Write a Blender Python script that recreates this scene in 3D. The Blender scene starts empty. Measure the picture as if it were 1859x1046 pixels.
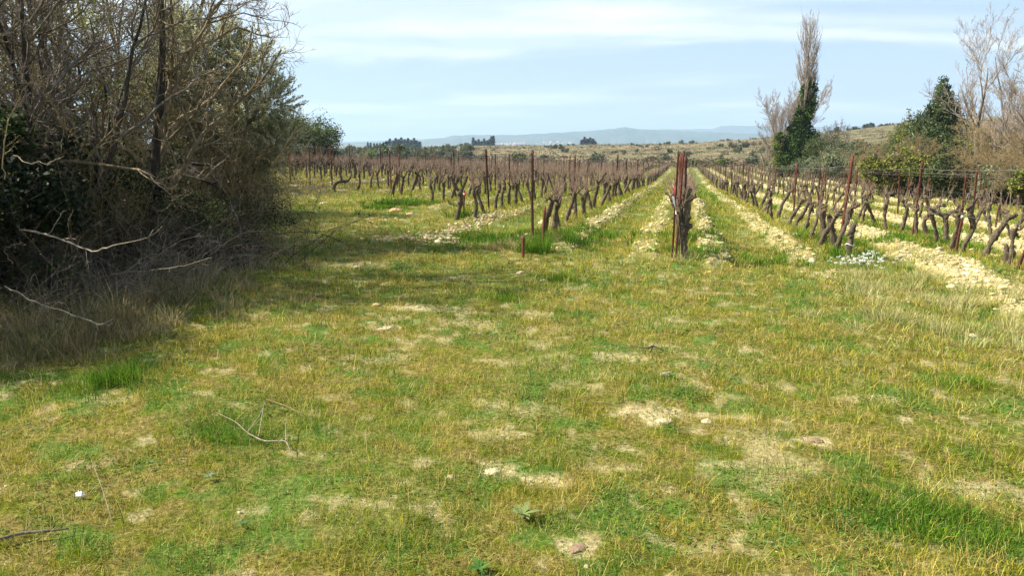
import bpy, math
import numpy as np
from mathutils import Vector

# ------------------------------------------------------------------ camera, sky, sun, exposure
sc = bpy.context.scene
F = 1347.0; CX = 929.5; CY = 523.0
PITCH = math.radians(10.97); YAW = math.radians(12.84); EYE = 1.6
cam_d = bpy.data.cameras.new("camera"); cam = bpy.data.objects.new("camera", cam_d)
sc.collection.objects.link(cam); sc.camera = cam
cam_d.sensor_width = 36.0; cam_d.lens = 36.0*F/1859.0
cam_d.clip_start = 0.05; cam_d.clip_end = 60000
cam.location = (0, 0, EYE); cam.rotation_euler = (math.pi/2-PITCH, 0, YAW)
FW = np.array([-math.sin(YAW), math.cos(YAW)]); RT = np.array([math.cos(YAW), math.sin(YAW)])

SUN_EL = math.radians(43); off = math.radians(2)
sv = -RT*math.cos(off) + FW*math.sin(off)
SUN_AZ = math.atan2(sv[0], sv[1])
sd = bpy.data.lights.new("sun", 'SUN'); sd.energy = 5.0; sd.angle = math.radians(0.53); sd.color = (1.0, 0.93, 0.80)
sun = bpy.data.objects.new("sun", sd); sc.collection.objects.link(sun)
dv = Vector((-sv[0]*math.cos(SUN_EL), -sv[1]*math.cos(SUN_EL), -math.sin(SUN_EL)))
sun.rotation_euler = dv.to_track_quat('-Z', 'Y').to_euler()
sun.location = (-20, 0, 40)

w = bpy.data.worlds.new("World"); sc.world = w; w.use_nodes = True
N = w.node_tree.nodes; L = w.node_tree.links; N.clear()
def wn(t, **k):
    n = N.new(t)
    for a, b in k.items(): setattr(n, a, b)
    return n
out = wn('ShaderNodeOutputWorld'); bg = wn('ShaderNodeBackground'); bg.inputs[1].default_value = 0.050
sky = wn('ShaderNodeTexSky', sky_type='NISHITA', sun_disc=False)
sky.sun_elevation = SUN_EL; sky.sun_rotation = SUN_AZ; sky.air_density = 1.0; sky.dust_density = 0.6; sky.ozone_density = 1.6
tc = wn('ShaderNodeTexCoord'); sp = wn('ShaderNodeSeparateXYZ'); L.new(tc.outputs['Generated'], sp.inputs[0])
def wm(op, a, b=None, c=None, clamp=False):
    n = wn('ShaderNodeMath', operation=op); n.use_clamp = clamp
    for i, v in enumerate((a, b, c)):
        if v is None: continue
        if isinstance(v, (int, float)): n.inputs[i].default_value = v
        else: L.new(v, n.inputs[i])
    return n.outputs[0]
zc = wm('ADD', wm('MAXIMUM', sp.outputs[2], 0.0), 0.10)
cx_ = wm('DIVIDE', sp.outputs[0], zc); cy_ = wm('DIVIDE', sp.outputs[1], zc)
cb = wn('ShaderNodeCombineXYZ'); L.new(cx_, cb.inputs[0]); L.new(cy_, cb.inputs[1]); cb.inputs[2].default_value = 3.1
mp = wn('ShaderNodeMapping'); L.new(cb.outputs[0], mp.inputs[0])
mp.inputs['Rotation'].default_value = (0, 0, -YAW-0.12); mp.inputs['Scale'].default_value = (0.34, 0.62, 1)
mp.inputs['Location'].default_value = (1.3, 0.35, 0)
n1 = wn('ShaderNodeTexNoise'); n1.inputs['Scale'].default_value = 1.0; n1.inputs['Detail'].default_value = 7
n1.inputs['Roughness'].default_value = 0.52; n1.inputs['Distortion'].default_value = 0.5
L.new(mp.outputs[0], n1.inputs['Vector'])
cr = wn('ShaderNodeMapRange', interpolation_type='SMOOTHSTEP'); L.new(n1.outputs[0], cr.inputs[0])
cr.inputs[1].default_value = 0.44; cr.inputs[2].default_value = 0.60
n2 = wn('ShaderNodeTexNoise'); n2.inputs['Scale'].default_value = 2.3; n2.inputs['Detail'].default_value = 5
L.new(mp.outputs[0], n2.inputs['Vector'])
cr2 = wn('ShaderNodeMapRange', interpolation_type='SMOOTHSTEP'); L.new(n2.outputs[0], cr2.inputs[0])
cr2.inputs[1].default_value = 0.42; cr2.inputs[2].default_value = 0.62
# thin high veil (greyish lilac) then brighter streaks
mx1 = wn('ShaderNodeMix', data_type='RGBA'); mx1.inputs[0].default_value = 0.60
L.new(sky.outputs[0], mx1.inputs[6]); mx1.inputs[7].default_value = (5.2, 6.7, 8.8, 1)
mx2 = wn('ShaderNodeMix', data_type='RGBA')
fac = wm('MULTIPLY', wm('MULTIPLY', cr.outputs[0], wm('MULTIPLY_ADD', cr2.outputs[0], 0.6, 0.4)), 0.95, clamp=True)
L.new(fac, mx2.inputs[0]); L.new(mx1.outputs[2], mx2.inputs[6]); mx2.inputs[7].default_value = (9.6, 10.1, 10.2, 1)
L.new(mx2.outputs[2], bg.inputs[0]); L.new(bg.outputs[0], out.inputs[0])
sc.view_settings.view_transform = 'Standard'; sc.view_settings.look = 'None'
sc.view_settings.exposure = 1.36; sc.view_settings.gamma = 1.0

# ------------------------------------------------------------------ numpy noise and terrain
def _h(ix, iy, seed):
    n = (ix.astype(np.int64)*374761393 + iy.astype(np.int64)*668265263 + seed*1274126177) & 0xffffffff
    n = ((n ^ (n >> 13))*1274126177) & 0xffffffff
    n = n ^ (n >> 16)
    return (n & 0xffffff)/float(0xffffff)
def vn(x, y, seed=0):
    x = np.asarray(x, float); y = np.asarray(y, float)
    ix = np.floor(x); iy = np.floor(y); fx = x-ix; fy = y-iy
    fx = fx*fx*(3-2*fx); fy = fy*fy*(3-2*fy)
    a = _h(ix, iy, seed); b = _h(ix+1, iy, seed); c = _h(ix, iy+1, seed); d = _h(ix+1, iy+1, seed)
    return (a*(1-fx)+b*fx)*(1-fy)+(c*(1-fx)+d*fx)*fy
def fbm(x, y, seed=0, o=4):
    s = 0; a = 0.5; t = 0
    for i in range(o):
        s = s+a*vn(x*2**i+17.3*i, y*2**i-9.1*i, seed+i); t += a; a *= 0.5
    return s/t
def sstep(a, b, x):
    t = np.clip((x-a)/(b-a), 0, 1); return t*t*(3-2*t)

SP = 2.3
ROWS = list(range(-42, 7))
_st = {-12: 40, -11: 38, -10: 36, -9: 33.5, -8: 31, -7: 28.6, -6: 26.6, -5: 24.8, -4: 22.4, -3: 19.6, -2: 15.6, -1: 12.0, 0: 10.3, 1: 12.0, 2: 10.6, 3: 14.0, 4: 21.0, 5: 33.0, 6: 45.0}
def row_start(k): return _st.get(k, 40+(-12-k)*1.2)
def row_end(k): return 122 + 3*math.sin(k*1.7) if k > -20 else 122-(-20-k)*0.7
_kx = np.array(ROWS)*SP; _ks = np.array([row_start(k) for k in ROWS])
SIDE = dict()   # strength of pale clod ridges on left/right side of each row
def infield(x, y):
    s = np.interp(x, _kx, _ks, left=1e4, right=60)
    return sstep(-1.0, 0.6, y-s)*(1-sstep(118, 126, y))*(x < 15.0)
_py = np.array([-50, 8, 14, 26, 40, 60, 90, 120, 160, 400]); _pz = np.array([0.0, 0, -.08, -.38, -.85, -1.42, -1.82, -2.1, -2.3, -2.3])
def P(y):
    return (np.interp(y-2.5, _py, _pz)+np.interp(y, _py, _pz)+np.interp(y+2.5, _py, _pz))/3
_skx = np.array([-900, 200, 500, 650, 791, 850, 953, 1010, 1069, 1161, 1254, 1346, 1393, 1450, 1520, 1600, 1700, 1859, 2300])
_sky = np.array([266, 266, 268, 270, 268, 264.5, 263.5, 264, 262, 262, 259.5, 254, 251, 247, 242, 233, 223, 221, 215])
def px_az(px): return np.arctan2((px-CX)*math.cos(PITCH), F)       # azimuth (right of view axis)
_az = px_az(_skx)
RIDGE = 430.0
def far_z(x, y):
    r = np.hypot(x, y); az = np.arctan2(x*RT[0]+y*RT[1], x*FW[0]+y*FW[1])
    zr = EYE + (262-np.interp(az, _az, _sky))*RIDGE/F
    zb = -2.3
    t = np.clip((r-120)/(RIDGE-120), 0, 1)
    up = zb+(zr-zb)*(0.55*t+0.45*t*t*(3-2*t))
    up = up + (fbm(x/38, y/19, 5)-.5)*2.2*t*(1-t)*2 + (fbm(x/9, y/6, 8)-.5)*0.5*t*(1-.5*t)
    dn = zr + (-16-zr)*sstep(RIDGE, 900, r) + 18*sstep(1800, 5200, r)
    return np.where(r < RIDGE, up, dn)
def clodmask(x, y):
    """0..1 where turned pale soil lies along the rows"""
    k = np.round(x/SP); d = x-k*SP
    fi = infield(x, y)
    wob = (fbm(x*0.8, y*0.5, 31)-.5)*.25
    def rdg(c, hw): return 1-sstep(hw*.55, hw*1.1, np.abs(d-c+wob))
    m = np.zeros_like(fi)
    R_ = rdg(0.52, .22); L_ = rdg(-0.52, .24)
    strong_l = rdg(-0.72, .38)
    m = np.where(k == 0, np.maximum(R_*1.0, L_*.5), m)
    m = np.where(k == 1, np.maximum(L_*.45, R_*.15), m)
    m = np.where(k == -1, np.maximum(R_*.42, L_*.12), m)
    m = np.where(k >= 2, np.maximum(strong_l, rdg(.6, .2)*.25), m)
    m = np.where(k <= -2, np.maximum(R_*.24, L_*.12), m)
    # breaks
    m = m*(0.45+1.0*sstep(.34, .58, fbm(x*1.3, y*.45, 37)))*(.6+.6*sstep(.4, .55, fbm(x*4, y*3, 39)))
    ext = np.zeros_like(m)
    # strong ridge left of row 2 runs on to the near right
    dd = x-(2*SP-.85-.06*(12-np.clip(y, 5, 12))); ext = np.maximum(ext, (1-sstep(.2, .5, np.abs(dd+wob)))*sstep(7.0, 8.2, y)*(1-sstep(13, 14, y)))
    return np.clip(np.maximum(m*fi, ext), 0, 1)
def unproj(px, py, it=6):
    """world X,Y of the ground seen at a pixel of the photograph"""
    a = (px-CX)/F; b = (CY-py)/F
    cp, sp_ = math.cos(PITCH), math.sin(PITCH)
    fh = cp+b*sp_; vz = b*cp-sp_
    z = 0.0
    for _ in range(it):
        t = (z-EYE)/vz
        X = t*(fh*FW[0]+a*RT[0]); Y = t*(fh*FW[1]+a*RT[1])
        z = float(macro(np.array([X]), np.array([Y]))[0])
    return X, Y
def at(px, D):
    """point at forward distance D under pixel column px"""
    z = 0
    dep = D*math.cos(PITCH)+EYE*math.sin(PITCH)
    lat = (px-CX)*dep/F
    return D*FW[0]+lat*RT[0], D*FW[1]+lat*RT[1]
def macro(x, y):
    sh = np.where(x < 0, np.clip(x, -40, 0)*.85, np.clip(x, 0, 9)*1.4)
    z = P(y+sh)
    r = np.hypot(x, y); t = sstep(115, 190, r)
    # valley edge on the right behind the hedge and bank at the left under the thicket
    z = z + 1.2*sstep(17, 40, x)*(1-t)*sstep(20, 60, y)
    z = z + 0.25*sstep(.0, 3.0, -(x+4.1+.33*np.clip(y, -10, 20)))*(y < 60)*(1-t)
    return z*(1-t)+far_z(x, y)*t
_patches = []   # (x, y, rx, ry, strength): bare pale ground
for px, py, rx, ry, s in [(1340, 752, .40, .10, .9), (1180, 752, .32, .14, .9), (1010, 868, .16, .09, .9), (893, 850, .10, .09, .8), (1480, 800, .16, .09, .9),
                          (1100, 650, .30, .14, .7), (1160, 655, .16, .16, .6), (775, 560, .42, .22, .9), (705, 590, .35, .13, .8), (640, 480, .5, .35, .6), (650, 510, .5, .22, .7),
                          (720, 435, .7, .4, .8), (700, 395, .9, .5, .6), (900, 568, .45, .1, .6), (1355, 632, .14, .1, .8), (1050, 985, .12, .10, .8), (1590, 730, .25, .1, .6),
                          (960, 740, .2, .12, .4), (790, 610, .3, .1, .6), (1280, 860, .18, .08, .4), (1400, 1040, .15, .06, .8), (1250, 700, .18, .08, .5), (1630, 765, .1, .05, .8),
                          (1500, 500, .35, .55, .9), (1650, 545, .25, .3, .7), (1165, 455, .3, .5, .6), (1130, 475, .25, .3, .6), (1420, 430, .25, .6, .6), (1790, 890, .25, .15, .6),
                          (830, 505, .35, .2, .5), (600, 440, .5, .3, .4), (620, 345, .8, .5, .4), (780, 432, .9, .5, .9), (900, 440, .3, .3, .5), (1765, 612, .14, .08, .8), (410, 1030, .1, .06, .7),
                          (1310, 990, .2, .1, .4), (1150, 560, .35, .1, .3), (680, 670, .25, .08, .35), (1000, 620, .4, .1, .3), (1290, 640, .2, .1, .4)]:
    X, Y = unproj(px, py); _patches.append((X, Y, rx, ry, s))
_green = []
for px, py, rx, ry, s in [(1680, 945, .40, .24, 1), (910, 545, .16, .12, .9), (1210, 690, .4, .15, .5), (1260, 470, .22, 1.0, .9), (860, 435, 1.2, .9, .8), (1375, 560, .6, 1.2, .2),
                          (410, 790, .3, .15, .7), (200, 700, .45, .2, .6), (1400, 350, 1.2, 12, .35), (1300, 400, .5, 4, .6), (1560, 480, .4, .9, .5), (730, 372, .6, .5, 1), (1755, 700, .15, .06, .8), (800, 990, .15, .1, .5),
                          (1740, 430, .5, 3.5, .8), (1260, 330, .7, 20, .6), (620, 500, .9, 1.2, .3)]:
    X, Y = unproj(px, py); _green.append((X, Y, rx, ry, s))
def _ell(lst, x, y, seed):
    m = np.zeros_like(x)
    for X, Y, rx, ry, s in lst:
        sel = (np.abs(x-X) < rx*2.2) & (np.abs(y-Y) < ry*2.2)
        if not sel.any(): continue
        xs = x[sel]; ys = y[sel]
        q = np.hypot((xs-X)/rx, (ys-Y)/ry)*1.22 + (fbm(xs*9, ys*9, seed, 4)-.5)*2.2
        m[sel] = np.maximum(m[sel], s*(1-sstep(.65, 1.15, q)))
    return m
def soilmask(x, y):
    m = _ell(_patches, x, y, 3)*(.22+.85*sstep(.36, .56, fbm(x*8, y*8, 45, 3)))
    r = np.hypot(x, y)
    n = fbm(x*1.9, y*1.9, 41, 5); m = np.maximum(m, .5*sstep(.70, .78, n)*(r < 70))
    n = fbm(x*6.5, y*6.5, 43, 3); m = np.maximum(m, .6*sstep(.64, .78, n)*(r < 25))
    return np.clip(np.maximum(m, clodmask(x, y)), 0, 1)
def greenmask(x, y):
    m = _ell(_green, x, y, 9)
    k = np.round(x/SP); d = np.abs(x/SP-k)   # lush strips between rows on the right
    f = infield(x, y)
    m = np.maximum(m, f*sstep(.45, .6, fbm(x*.9, y*.25, 51))*np.where(x > -1, .75, .4)*sstep(.15, .3, d))
    m = np.maximum(m, .32*sstep(.52, .66, fbm(x*1.1, y*1.1, 57, 4)))
    m = np.maximum(m, .7*sstep(.56, .68, fbm(x*4.6, y*4.6, 58, 3)))
    return np.clip(m, 0, 1)
def H(x, y):
    x = np.asarray(x, float); y = np.asarray(y, float); shp = x.shape
    x = np.atleast_1d(x); y = np.atleast_1d(y)
    r = np.hypot(x, y); near = 1-sstep(40, 90, r)
    z = macro(x, y)
    z = z + (fbm(x*.55, y*.55, 61, 3)-.5)*.12*near + (fbm(x*3.5, y*3.5, 63, 3)-.5)*.045*near
    c = clodmask(x, y)
    z = z + c*(.085+.09*(fbm(x*7, y*5, 67, 3)-.4))*(1-sstep(70, 120, r))
    k = np.round(x/SP); d = x-k*SP
    fi = infield(x, y)
    z = z + fi*.05*(np.cos(d/SP*2*math.pi))*(1-sstep(70, 120, r))
    return z.reshape(shp)
def h1(x, y): return float(H(np.array([x]), np.array([y]))[0])

# ------------------------------------------------------------------ helpers: objects
def tag(o, label=None, cat=None, group=None, kind=None):
    if label: o['label'] = label
    if cat: o['category'] = cat
    if group: o['group'] = group
    if kind: o['kind'] = kind
    return o
def empty(name, loc, rz=0):
    o = bpy.data.objects.new(name, None); sc.collection.objects.link(o); o.location = loc; o.rotation_euler = (0, 0, rz)
    o.empty_display_size = .1
    return o
def mk(name, V, quads=None, tris=None, mat=None, col=None, smooth=False, attrs=None):
    """mesh data from arrays"""
    V = np.ascontiguousarray(V, dtype=np.float32)
    me = bpy.data.meshes.new(name)
    nq = 0 if quads is None else len(quads); nt = 0 if tris is None else len(tris)
    me.vertices.add(len(V)); me.vertices.foreach_set('co', V.ravel())
    li = []
    if nq: li.append(np.asarray(quads, dtype=np.int32).ravel())
    if nt: li.append(np.asarray(tris, dtype=np.int32).ravel())
    li = np.concatenate(li)
    me.loops.add(len(li)); me.loops.foreach_set('vertex_index', li)
    ls = np.concatenate([np.arange(nq)*4, nq*4+np.arange(nt)*3]).astype(np.int32)
    me.polygons.add(nq+nt); me.polygons.foreach_set('loop_start', ls)
    if smooth: me.polygons.foreach_set('use_smooth', np.ones(nq+nt, dtype=bool))
    me.update(calc_edges=True)
    if col is not None:
        a = me.attributes.new('col', 'FLOAT_COLOR', 'POINT')
        c4 = np.ones((len(V), 4), dtype=np.float32); c4[:, :3] = col; a.data.foreach_set('color', c4.ravel())
    for nm, arr in (attrs or {}).items():
        a = me.attributes.new(nm, 'FLOAT', 'POINT'); a.data.foreach_set('value', np.asarray(arr, dtype=np.float32))
    if mat: me.materials.append(mat)
    return me
def ob(name, me, parent=None, loc=None):
    o = bpy.data.objects.new(name, me); sc.collection.objects.link(o)
    if parent: o.parent = parent
    if loc is not None: o.location = loc
    return o
def copy_tree(o, parent=None):
    c = o.copy(); sc.collection.objects.link(c); c.parent = parent
    for ch in list(o.children): copy_tree(ch, c)
    return c
class G:
    """geometry collector (vertices, quads, tris, colours)"""
    def __init__(s): s.V = []; s.Q = []; s.T = []; s.C = []; s.n = 0
    def add(s, V, quads=None, tris=None, col=None):
        if quads is not None and len(quads): s.Q.append(np.asarray(quads)+s.n)
        if tris is not None and len(tris): s.T.append(np.asarray(tris)+s.n)
        s.V.append(V); s.n += len(V)
        if col is not None: s.C.append(np.broadcast_to(np.asarray(col, float), (len(V), 3)))
        return s
    def mesh(s, name, mat, smooth=False):
        return mk(name, np.concatenate(s.V), np.concatenate(s.Q) if s.Q else None, np.concatenate(s.T) if s.T else None, mat,
                  np.concatenate(s.C) if s.C else None, smooth)
def nrm(v): return v/np.maximum(np.linalg.norm(v, axis=-1, keepdims=True), 1e-9)
def tubes(P_, R_, n=5, cap=True, rough=None):
    """P_ (B,m,3), R_ (B,m) -> verts, quads, tris : continuous tubes"""
    B, m, _ = P_.shape
    T = np.empty_like(P_); T[:, 1:-1] = P_[:, 2:]-P_[:, :-2]; T[:, 0] = P_[:, 1]-P_[:, 0]; T[:, -1] = P_[:, -1]-P_[:, -2]
    T = nrm(T); mean = nrm(P_[:, -1]-P_[:, 0])
    ax = np.argmin(np.abs(mean), axis=1); ref = np.eye(3)[ax][:, None, :]
    U = nrm(np.cross(T, np.broadcast_to(ref, T.shape))); W = np.cross(T, U)
    a = np.arange(n)*2*math.pi/n
    rr = R_[:, :, None]*np.ones(n)[None, None, :]
    if rough is not None: rr = rr*rough(B, m, n)
    V = P_[:, :, None, :]+rr[..., None]*(np.cos(a)[None, None, :, None]*U[:, :, None, :]+np.sin(a)[None, None, :, None]*W[:, :, None, :])
    V = V.reshape(-1, 3)
    b = np.arange(B)[:, None, None]*m*n; i = np.arange(m-1)[None, :, None]*n; j = np.arange(n)[None, None, :]; j2 = (j+1) % n
    q = np.stack([b+i+j, b+i+j2, b+i+n+j2, b+i+n+j], -1).reshape(-1, 4)
    tr = None
    if cap:
        e = np.arange(B)*m*n+(m-1)*n
        tr = np.concatenate([np.stack([e, e+k, e+k+1], -1) for k in range(1, n-1)])
    return V, q, tr
def grow(rng, P0, D0, Ln, R0, m, wob, trop=(0, 0, 0), tip=.35, kink=0):
    B = len(P0); P_ = np.empty((B, m+1, 3)); P_[:, 0] = P0; D = nrm(np.array(D0, float)); trop = np.asarray(trop, float)
    for i in range(m):
        D = nrm(D+rng.normal(0, wob, (B, 3))+trop/m)
        P_[:, i+1] = P_[:, i]+D*(np.asarray(Ln)/m)[:, None]
    t = np.linspace(0, 1, m+1)[None, :]
    R_ = np.asarray(R0)[:, None]*(1-(1-tip)*t)
    return P_, R_
def kids(rng, P_, R_, n, t0=.2, t1=1., ang=(.5, .9), lr=(.4, .7), rr=.6, Lp=None, minr=.0015, plane=0):
    B, m, _ = P_.shape
    t = rng.uniform(t0, t1, (B, n))*(m-1); i = np.minimum(t.astype(int), m-2); f = t-i
    bi = np.arange(B)[:, None]
    p = P_[bi, i]*(1-f)[..., None]+P_[bi, i+1]*f[..., None]
    d = nrm(P_[bi, i+1]-P_[bi, i]); r = (R_[bi, i]*(1-f)+R_[bi, i+1]*f)*rr
    rv = rng.normal(0, 1, (B, n, 3)); rv[..., 2] *= (1-plane)
    pe = nrm(np.cross(d, rv)); a = rng.uniform(ang[0], ang[1], (B, n))[..., None]
    dd = np.cos(a)*d+np.sin(a)*pe
    if Lp is None: Lp = np.linalg.norm(P_[:, -1]-P_[:, 0], axis=1)
    ln = Lp[:, None]*rng.uniform(lr[0], lr[1], (B, n))*(1-.45*f*0-.35*(t/(m-1)))
    return p.reshape(-1, 3), dd.reshape(-1, 3), ln.ravel(), np.maximum(r.ravel(), minr)
def leaves(rng, C_, L_, W_, up=.3, col=None, jitter=.15, dirs=None):
    """diamond leaves at centres C_"""
    n = len(C_)
    d = nrm(rng.normal(0, 1, (n, 3)) + (0 if dirs is None else dirs)); s = nrm(np.cross(d, rng.normal(0, 1, (n, 3))))
    L_ = np.asarray(L_)*rng.uniform(.6, 1.3, n); W_ = np.asarray(W_)*rng.uniform(.7, 1.2, n)
    nn = np.cross(d, s)*(L_*.12)[:, None]
    V = np.stack([C_-d*L_[:, None]*.5, C_+s*W_[:, None]*.5+nn, C_+d*L_[:, None]*.5, C_-s*W_[:, None]*.5+nn], 1).reshape(-1, 3)
    q = np.arange(n*4).reshape(-1, 4)
    c = None
    if col is not None:
        c = np.asarray(col)*(1+rng.normal(0, jitter, (n, 1))); c = np.repeat(np.clip(c, .005, 1), 4, 0)
    return V, q, c
def pick(rng, n, pal, wts):
    pal = np.array(pal); wts = np.array(wts, float); return pal[rng.choice(len(pal), n, p=wts/wts.sum())]

# ------------------------------------------------------------------ materials
def newmat(name):
    m = bpy.data.materials.new(name); m.use_nodes = True; nt = m.node_tree; nt.nodes.clear(); return m, nt
def nd(nt, t, **k):
    n = nt.nodes.new(t)
    for a, b in k.items(): setattr(n, a, b)
    return n
def noise(nt, scale, detail=5, rough=.6, vec=None, dist=0):
    n = nd(nt, 'ShaderNodeTexNoise'); n.inputs['Scale'].default_value = scale; n.inputs['Detail'].default_value = detail
    n.inputs['Roughness'].default_value = rough; n.inputs['Distortion'].default_value = dist
    if vec is not None: nt.links.new(vec, n.inputs['Vector'])
    return n.outputs[0]
def ramp(nt, fac, stops):
    r = nd(nt, 'ShaderNodeValToRGB'); nt.links.new(fac, r.inputs[0]); e = r.color_ramp.elements
    while len(e) < len(stops): e.new(.5)
    for i, (p, c) in enumerate(stops): e[i].position = p; e[i].color = (*c, 1)
    return r.outputs[0]
def mixc(nt, fac, a, b, blend='MIX'):
    m = nd(nt, 'ShaderNodeMix', data_type='RGBA', blend_type=blend)
    for s, v in ((0, fac), (6, a), (7, b)):
        if isinstance(v, (int, float)): m.inputs[s].default_value = v
        elif isinstance(v, tuple): m.inputs[s].default_value = (*v, 1)
        else: nt.links.new(v, m.inputs[s])
    return m.outputs[2]
def mth(nt, op, a, b=0., clamp=False):
    n = nd(nt, 'ShaderNodeMath', operation=op); n.use_clamp = clamp
    for i, v in enumerate((a, b)):
        if isinstance(v, (int, float)): n.inputs[i].default_value = v
        else: nt.links.new(v, n.inputs[i])
    return n.outputs[0]
def finish(nt, colr, rough=.85, bump=None, bstr=.3, bdist=.01, spec=.2, metal=0):
    p = nd(nt, 'ShaderNodeBsdfPrincipled'); o = nd(nt, 'ShaderNodeOutputMaterial')
    if isinstance(colr, tuple): p.inputs['Base Color'].default_value = (*colr, 1)
    else: nt.links.new(colr, p.inputs['Base Color'])
    p.inputs['Roughness'].default_value = rough; p.inputs['Specular IOR Level'].default_value = spec; p.inputs['Metallic'].default_value = metal
    if bump is not None:
        b = nd(nt, 'ShaderNodeBump'); b.inputs['Strength'].default_value = bstr; b.inputs['Distance'].default_value = bdist
        nt.links.new(bump, b.inputs['Height']); nt.links.new(b.outputs[0], p.inputs['Normal'])
    nt.links.new(p.outputs[0], o.inputs[0]); return p
def bark(name, c1, c2, c3, scale=30, stretch=.25):
    m, nt = newmat(name); t = nd(nt, 'ShaderNodeTexCoord'); mp_ = nd(nt, 'ShaderNodeMapping'); mp_.inputs['Scale'].default_value = (1, 1, stretch)
    nt.links.new(t.outputs['Object'], mp_.inputs[0])
    f = noise(nt, scale, 6, .7, mp_.outputs[0], .4); f2 = noise(nt, scale*.18, 3, .5, t.outputs['Object'])
    c = ramp(nt, f, [(.3, c1), (.52, c2), (.72, c3)]); c = mixc(nt, mth(nt, 'MULTIPLY', f2, .5), c, c1)
    finish(nt, c, .9, f, .9, .012, .15); return m
def leafmat(name, trans=.35, rough=.6, spec=.25):
    m, nt = newmat(name); a = nd(nt, 'ShaderNodeAttribute', attribute_name='col')
    g = nd(nt, 'ShaderNodeNewGeometry')
    c = mixc(nt, .3, a.outputs['Color'], ramp(nt, noise(nt, 60, 3, .6, g.outputs['Position']), [(.3, (.55, .55, .55)), (.7, (1, 1, 1))]), 'MULTIPLY')
    p = nd(nt, 'ShaderNodeBsdfPrincipled'); p.inputs['Roughness'].default_value = rough; p.inputs['Specular IOR Level'].default_value = spec
    tr = nd(nt, 'ShaderNodeBsdfTranslucent'); mx = nd(nt, 'ShaderNodeMixShader'); mx.inputs[0].default_value = trans; o = nd(nt, 'ShaderNodeOutputMaterial')
    nt.links.new(c, p.inputs['Base Color']); nt.links.new(c, tr.inputs[0])
    nt.links.new(p.outputs[0], mx.inputs[1]); nt.links.new(tr.outputs[0], mx.inputs[2]); nt.links.new(mx.outputs[0], o.inputs[0]); return m
def attrmat(name, rough=.9, bs=25, bstr=.6, bdist=.01, var=.5):
    m, nt = newmat(name); a = nd(nt, 'ShaderNodeAttribute', attribute_name='col'); t = nd(nt, 'ShaderNodeTexCoord')
    f = noise(nt, bs, 5, .65, t.outputs['Object'])
    c = mixc(nt, var, a.outputs['Color'], ramp(nt, f, [(.3, (.35, .35, .35)), (.7, (1, 1, 1))]), 'MULTIPLY')
    finish(nt, c, rough, f, bstr, bdist, .15); return m
M = {}
M['grass'] = leafmat('grass_blade', .32, .7, .08)
M['leaf'] = leafmat('leaf', .30, .6, .15)
M['ivy'] = leafmat('ivy_leaf', .18, .65, .1)
M['twig_pale'] = bark('pale_grey_twig', (.17, .13, .10), (.32, .265, .22), (.48, .41, .35), 12)
M['bark_dark'] = bark('dark_bark', (.018, .014, .011), (.06, .047, .036), (.15, .125, .10), 26)
M['bark_mid'] = bark('brown_bark', (.06, .044, .025), (.23, .175, .105), (.50, .40, .26), 26)
M['bark_grey'] = bark('grey_bark', (.07, .055, .045), (.17, .14, .11), (.33, .28, .23), 26)
M['bark_vine'] = bark('vine_bark', (.028, .021, .013), (.12, .092, .058), (.29, .24, .165), 38, .22)
M['bark_pale'] = bark('dry_twig', (.16, .12, .09), (.33, .27, .20), (.5, .43, .33), 40)
M['twig_warm'] = bark('warm_twig', (.13, .095, .045), (.27, .20, .10), (.42, .33, .18), 12)
M['cane'] = bark('cane', (.13, .08, .06), (.29, .20, .15), (.46, .35, .27), 40)
M['olive_leaf'] = leafmat('olive_leaf', .45, .5, .3)
M['clod'] = attrmat('clod', .95, 30, .8, .012, .45)
M['stone'] = attrmat('stone', .85, 22, .7, .01, .4)
def rustmat(name, c1, c2, c3):
    m, nt = newmat(name); t = nd(nt, 'ShaderNodeTexCoord'); f = noise(nt, 45, 6, .7, t.outputs['Object']); f2 = noise(nt, 5, 3, .6, t.outputs['Object'])
    c = ramp(nt, f, [(.3, c1), (.5, c2), (.7, c3)]); c = mixc(nt, mth(nt, 'MULTIPLY', f2, .6), c, c1)
    finish(nt, c, .75, f, .5, .004, .3, .1); return m
M['rust'] = rustmat('rusty_post', (.05, .016, .010), (.115, .034, .018), (.21, .075, .04))
M['rust_dark'] = rustmat('dark_rusty_post', (.022, .010, .008), (.06, .022, .015), (.13, .05, .03))
M['wood_post'] = bark('grey_wood', (.08, .06, .05), (.2, .16, .13), (.34, .3, .25), 40, .1)
m, nt = newmat('galvanised_wire'); finish(nt, (.30, .29, .28), .5, metal=.6); M['wire'] = m
m, nt = newmat('white_plastic'); finish(nt, (.8, .8, .78), .5); M['white'] = m
m, nt = newmat('red_plastic'); finish(nt, (.7, .05, .04), .5); M['red'] = m
m, nt = newmat('dark_tie'); finish(nt, (.03, .03, .04), .5); M['tie'] = m
M['flower'] = leafmat('petal', .3, .7, .1)

# ------------------------------------------------------------------ ground (one sheet out to the horizon)
def polar_sheet():
    fine = np.radians(np.arange(-47, 47.01, .16)); coarse = np.radians(np.arange(47, 313, 4.0))[1:]
    az = np.concatenate([fine, coarse]); na = len(az)
    r = np.concatenate([[.25, .6, 1.0, 1.4, 1.7], np.exp(np.linspace(math.log(1.95), math.log(420), 430)), np.exp(np.linspace(math.log(430), math.log(30000), 60))])
    A, R_ = np.meshgrid(az, r)
    X = R_*(np.cos(A)*FW[0]+np.sin(A)*RT[0]); Y = R_*(np.cos(A)*FW[1]+np.sin(A)*RT[1])
    return X, Y, na, len(r)
X, Y, na, nr = polar_sheet()
xf, yf = X.ravel(), Y.ravel(); Z = H(xf, yf)
V = np.stack([xf, yf, Z], 1); V = np.vstack([V, [[0, 0, h1(0, 0)]]])
i = np.arange(nr-1)[:, None]*na; j = np.arange(na)[None, :]; j2 = (j+1) % na
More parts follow.
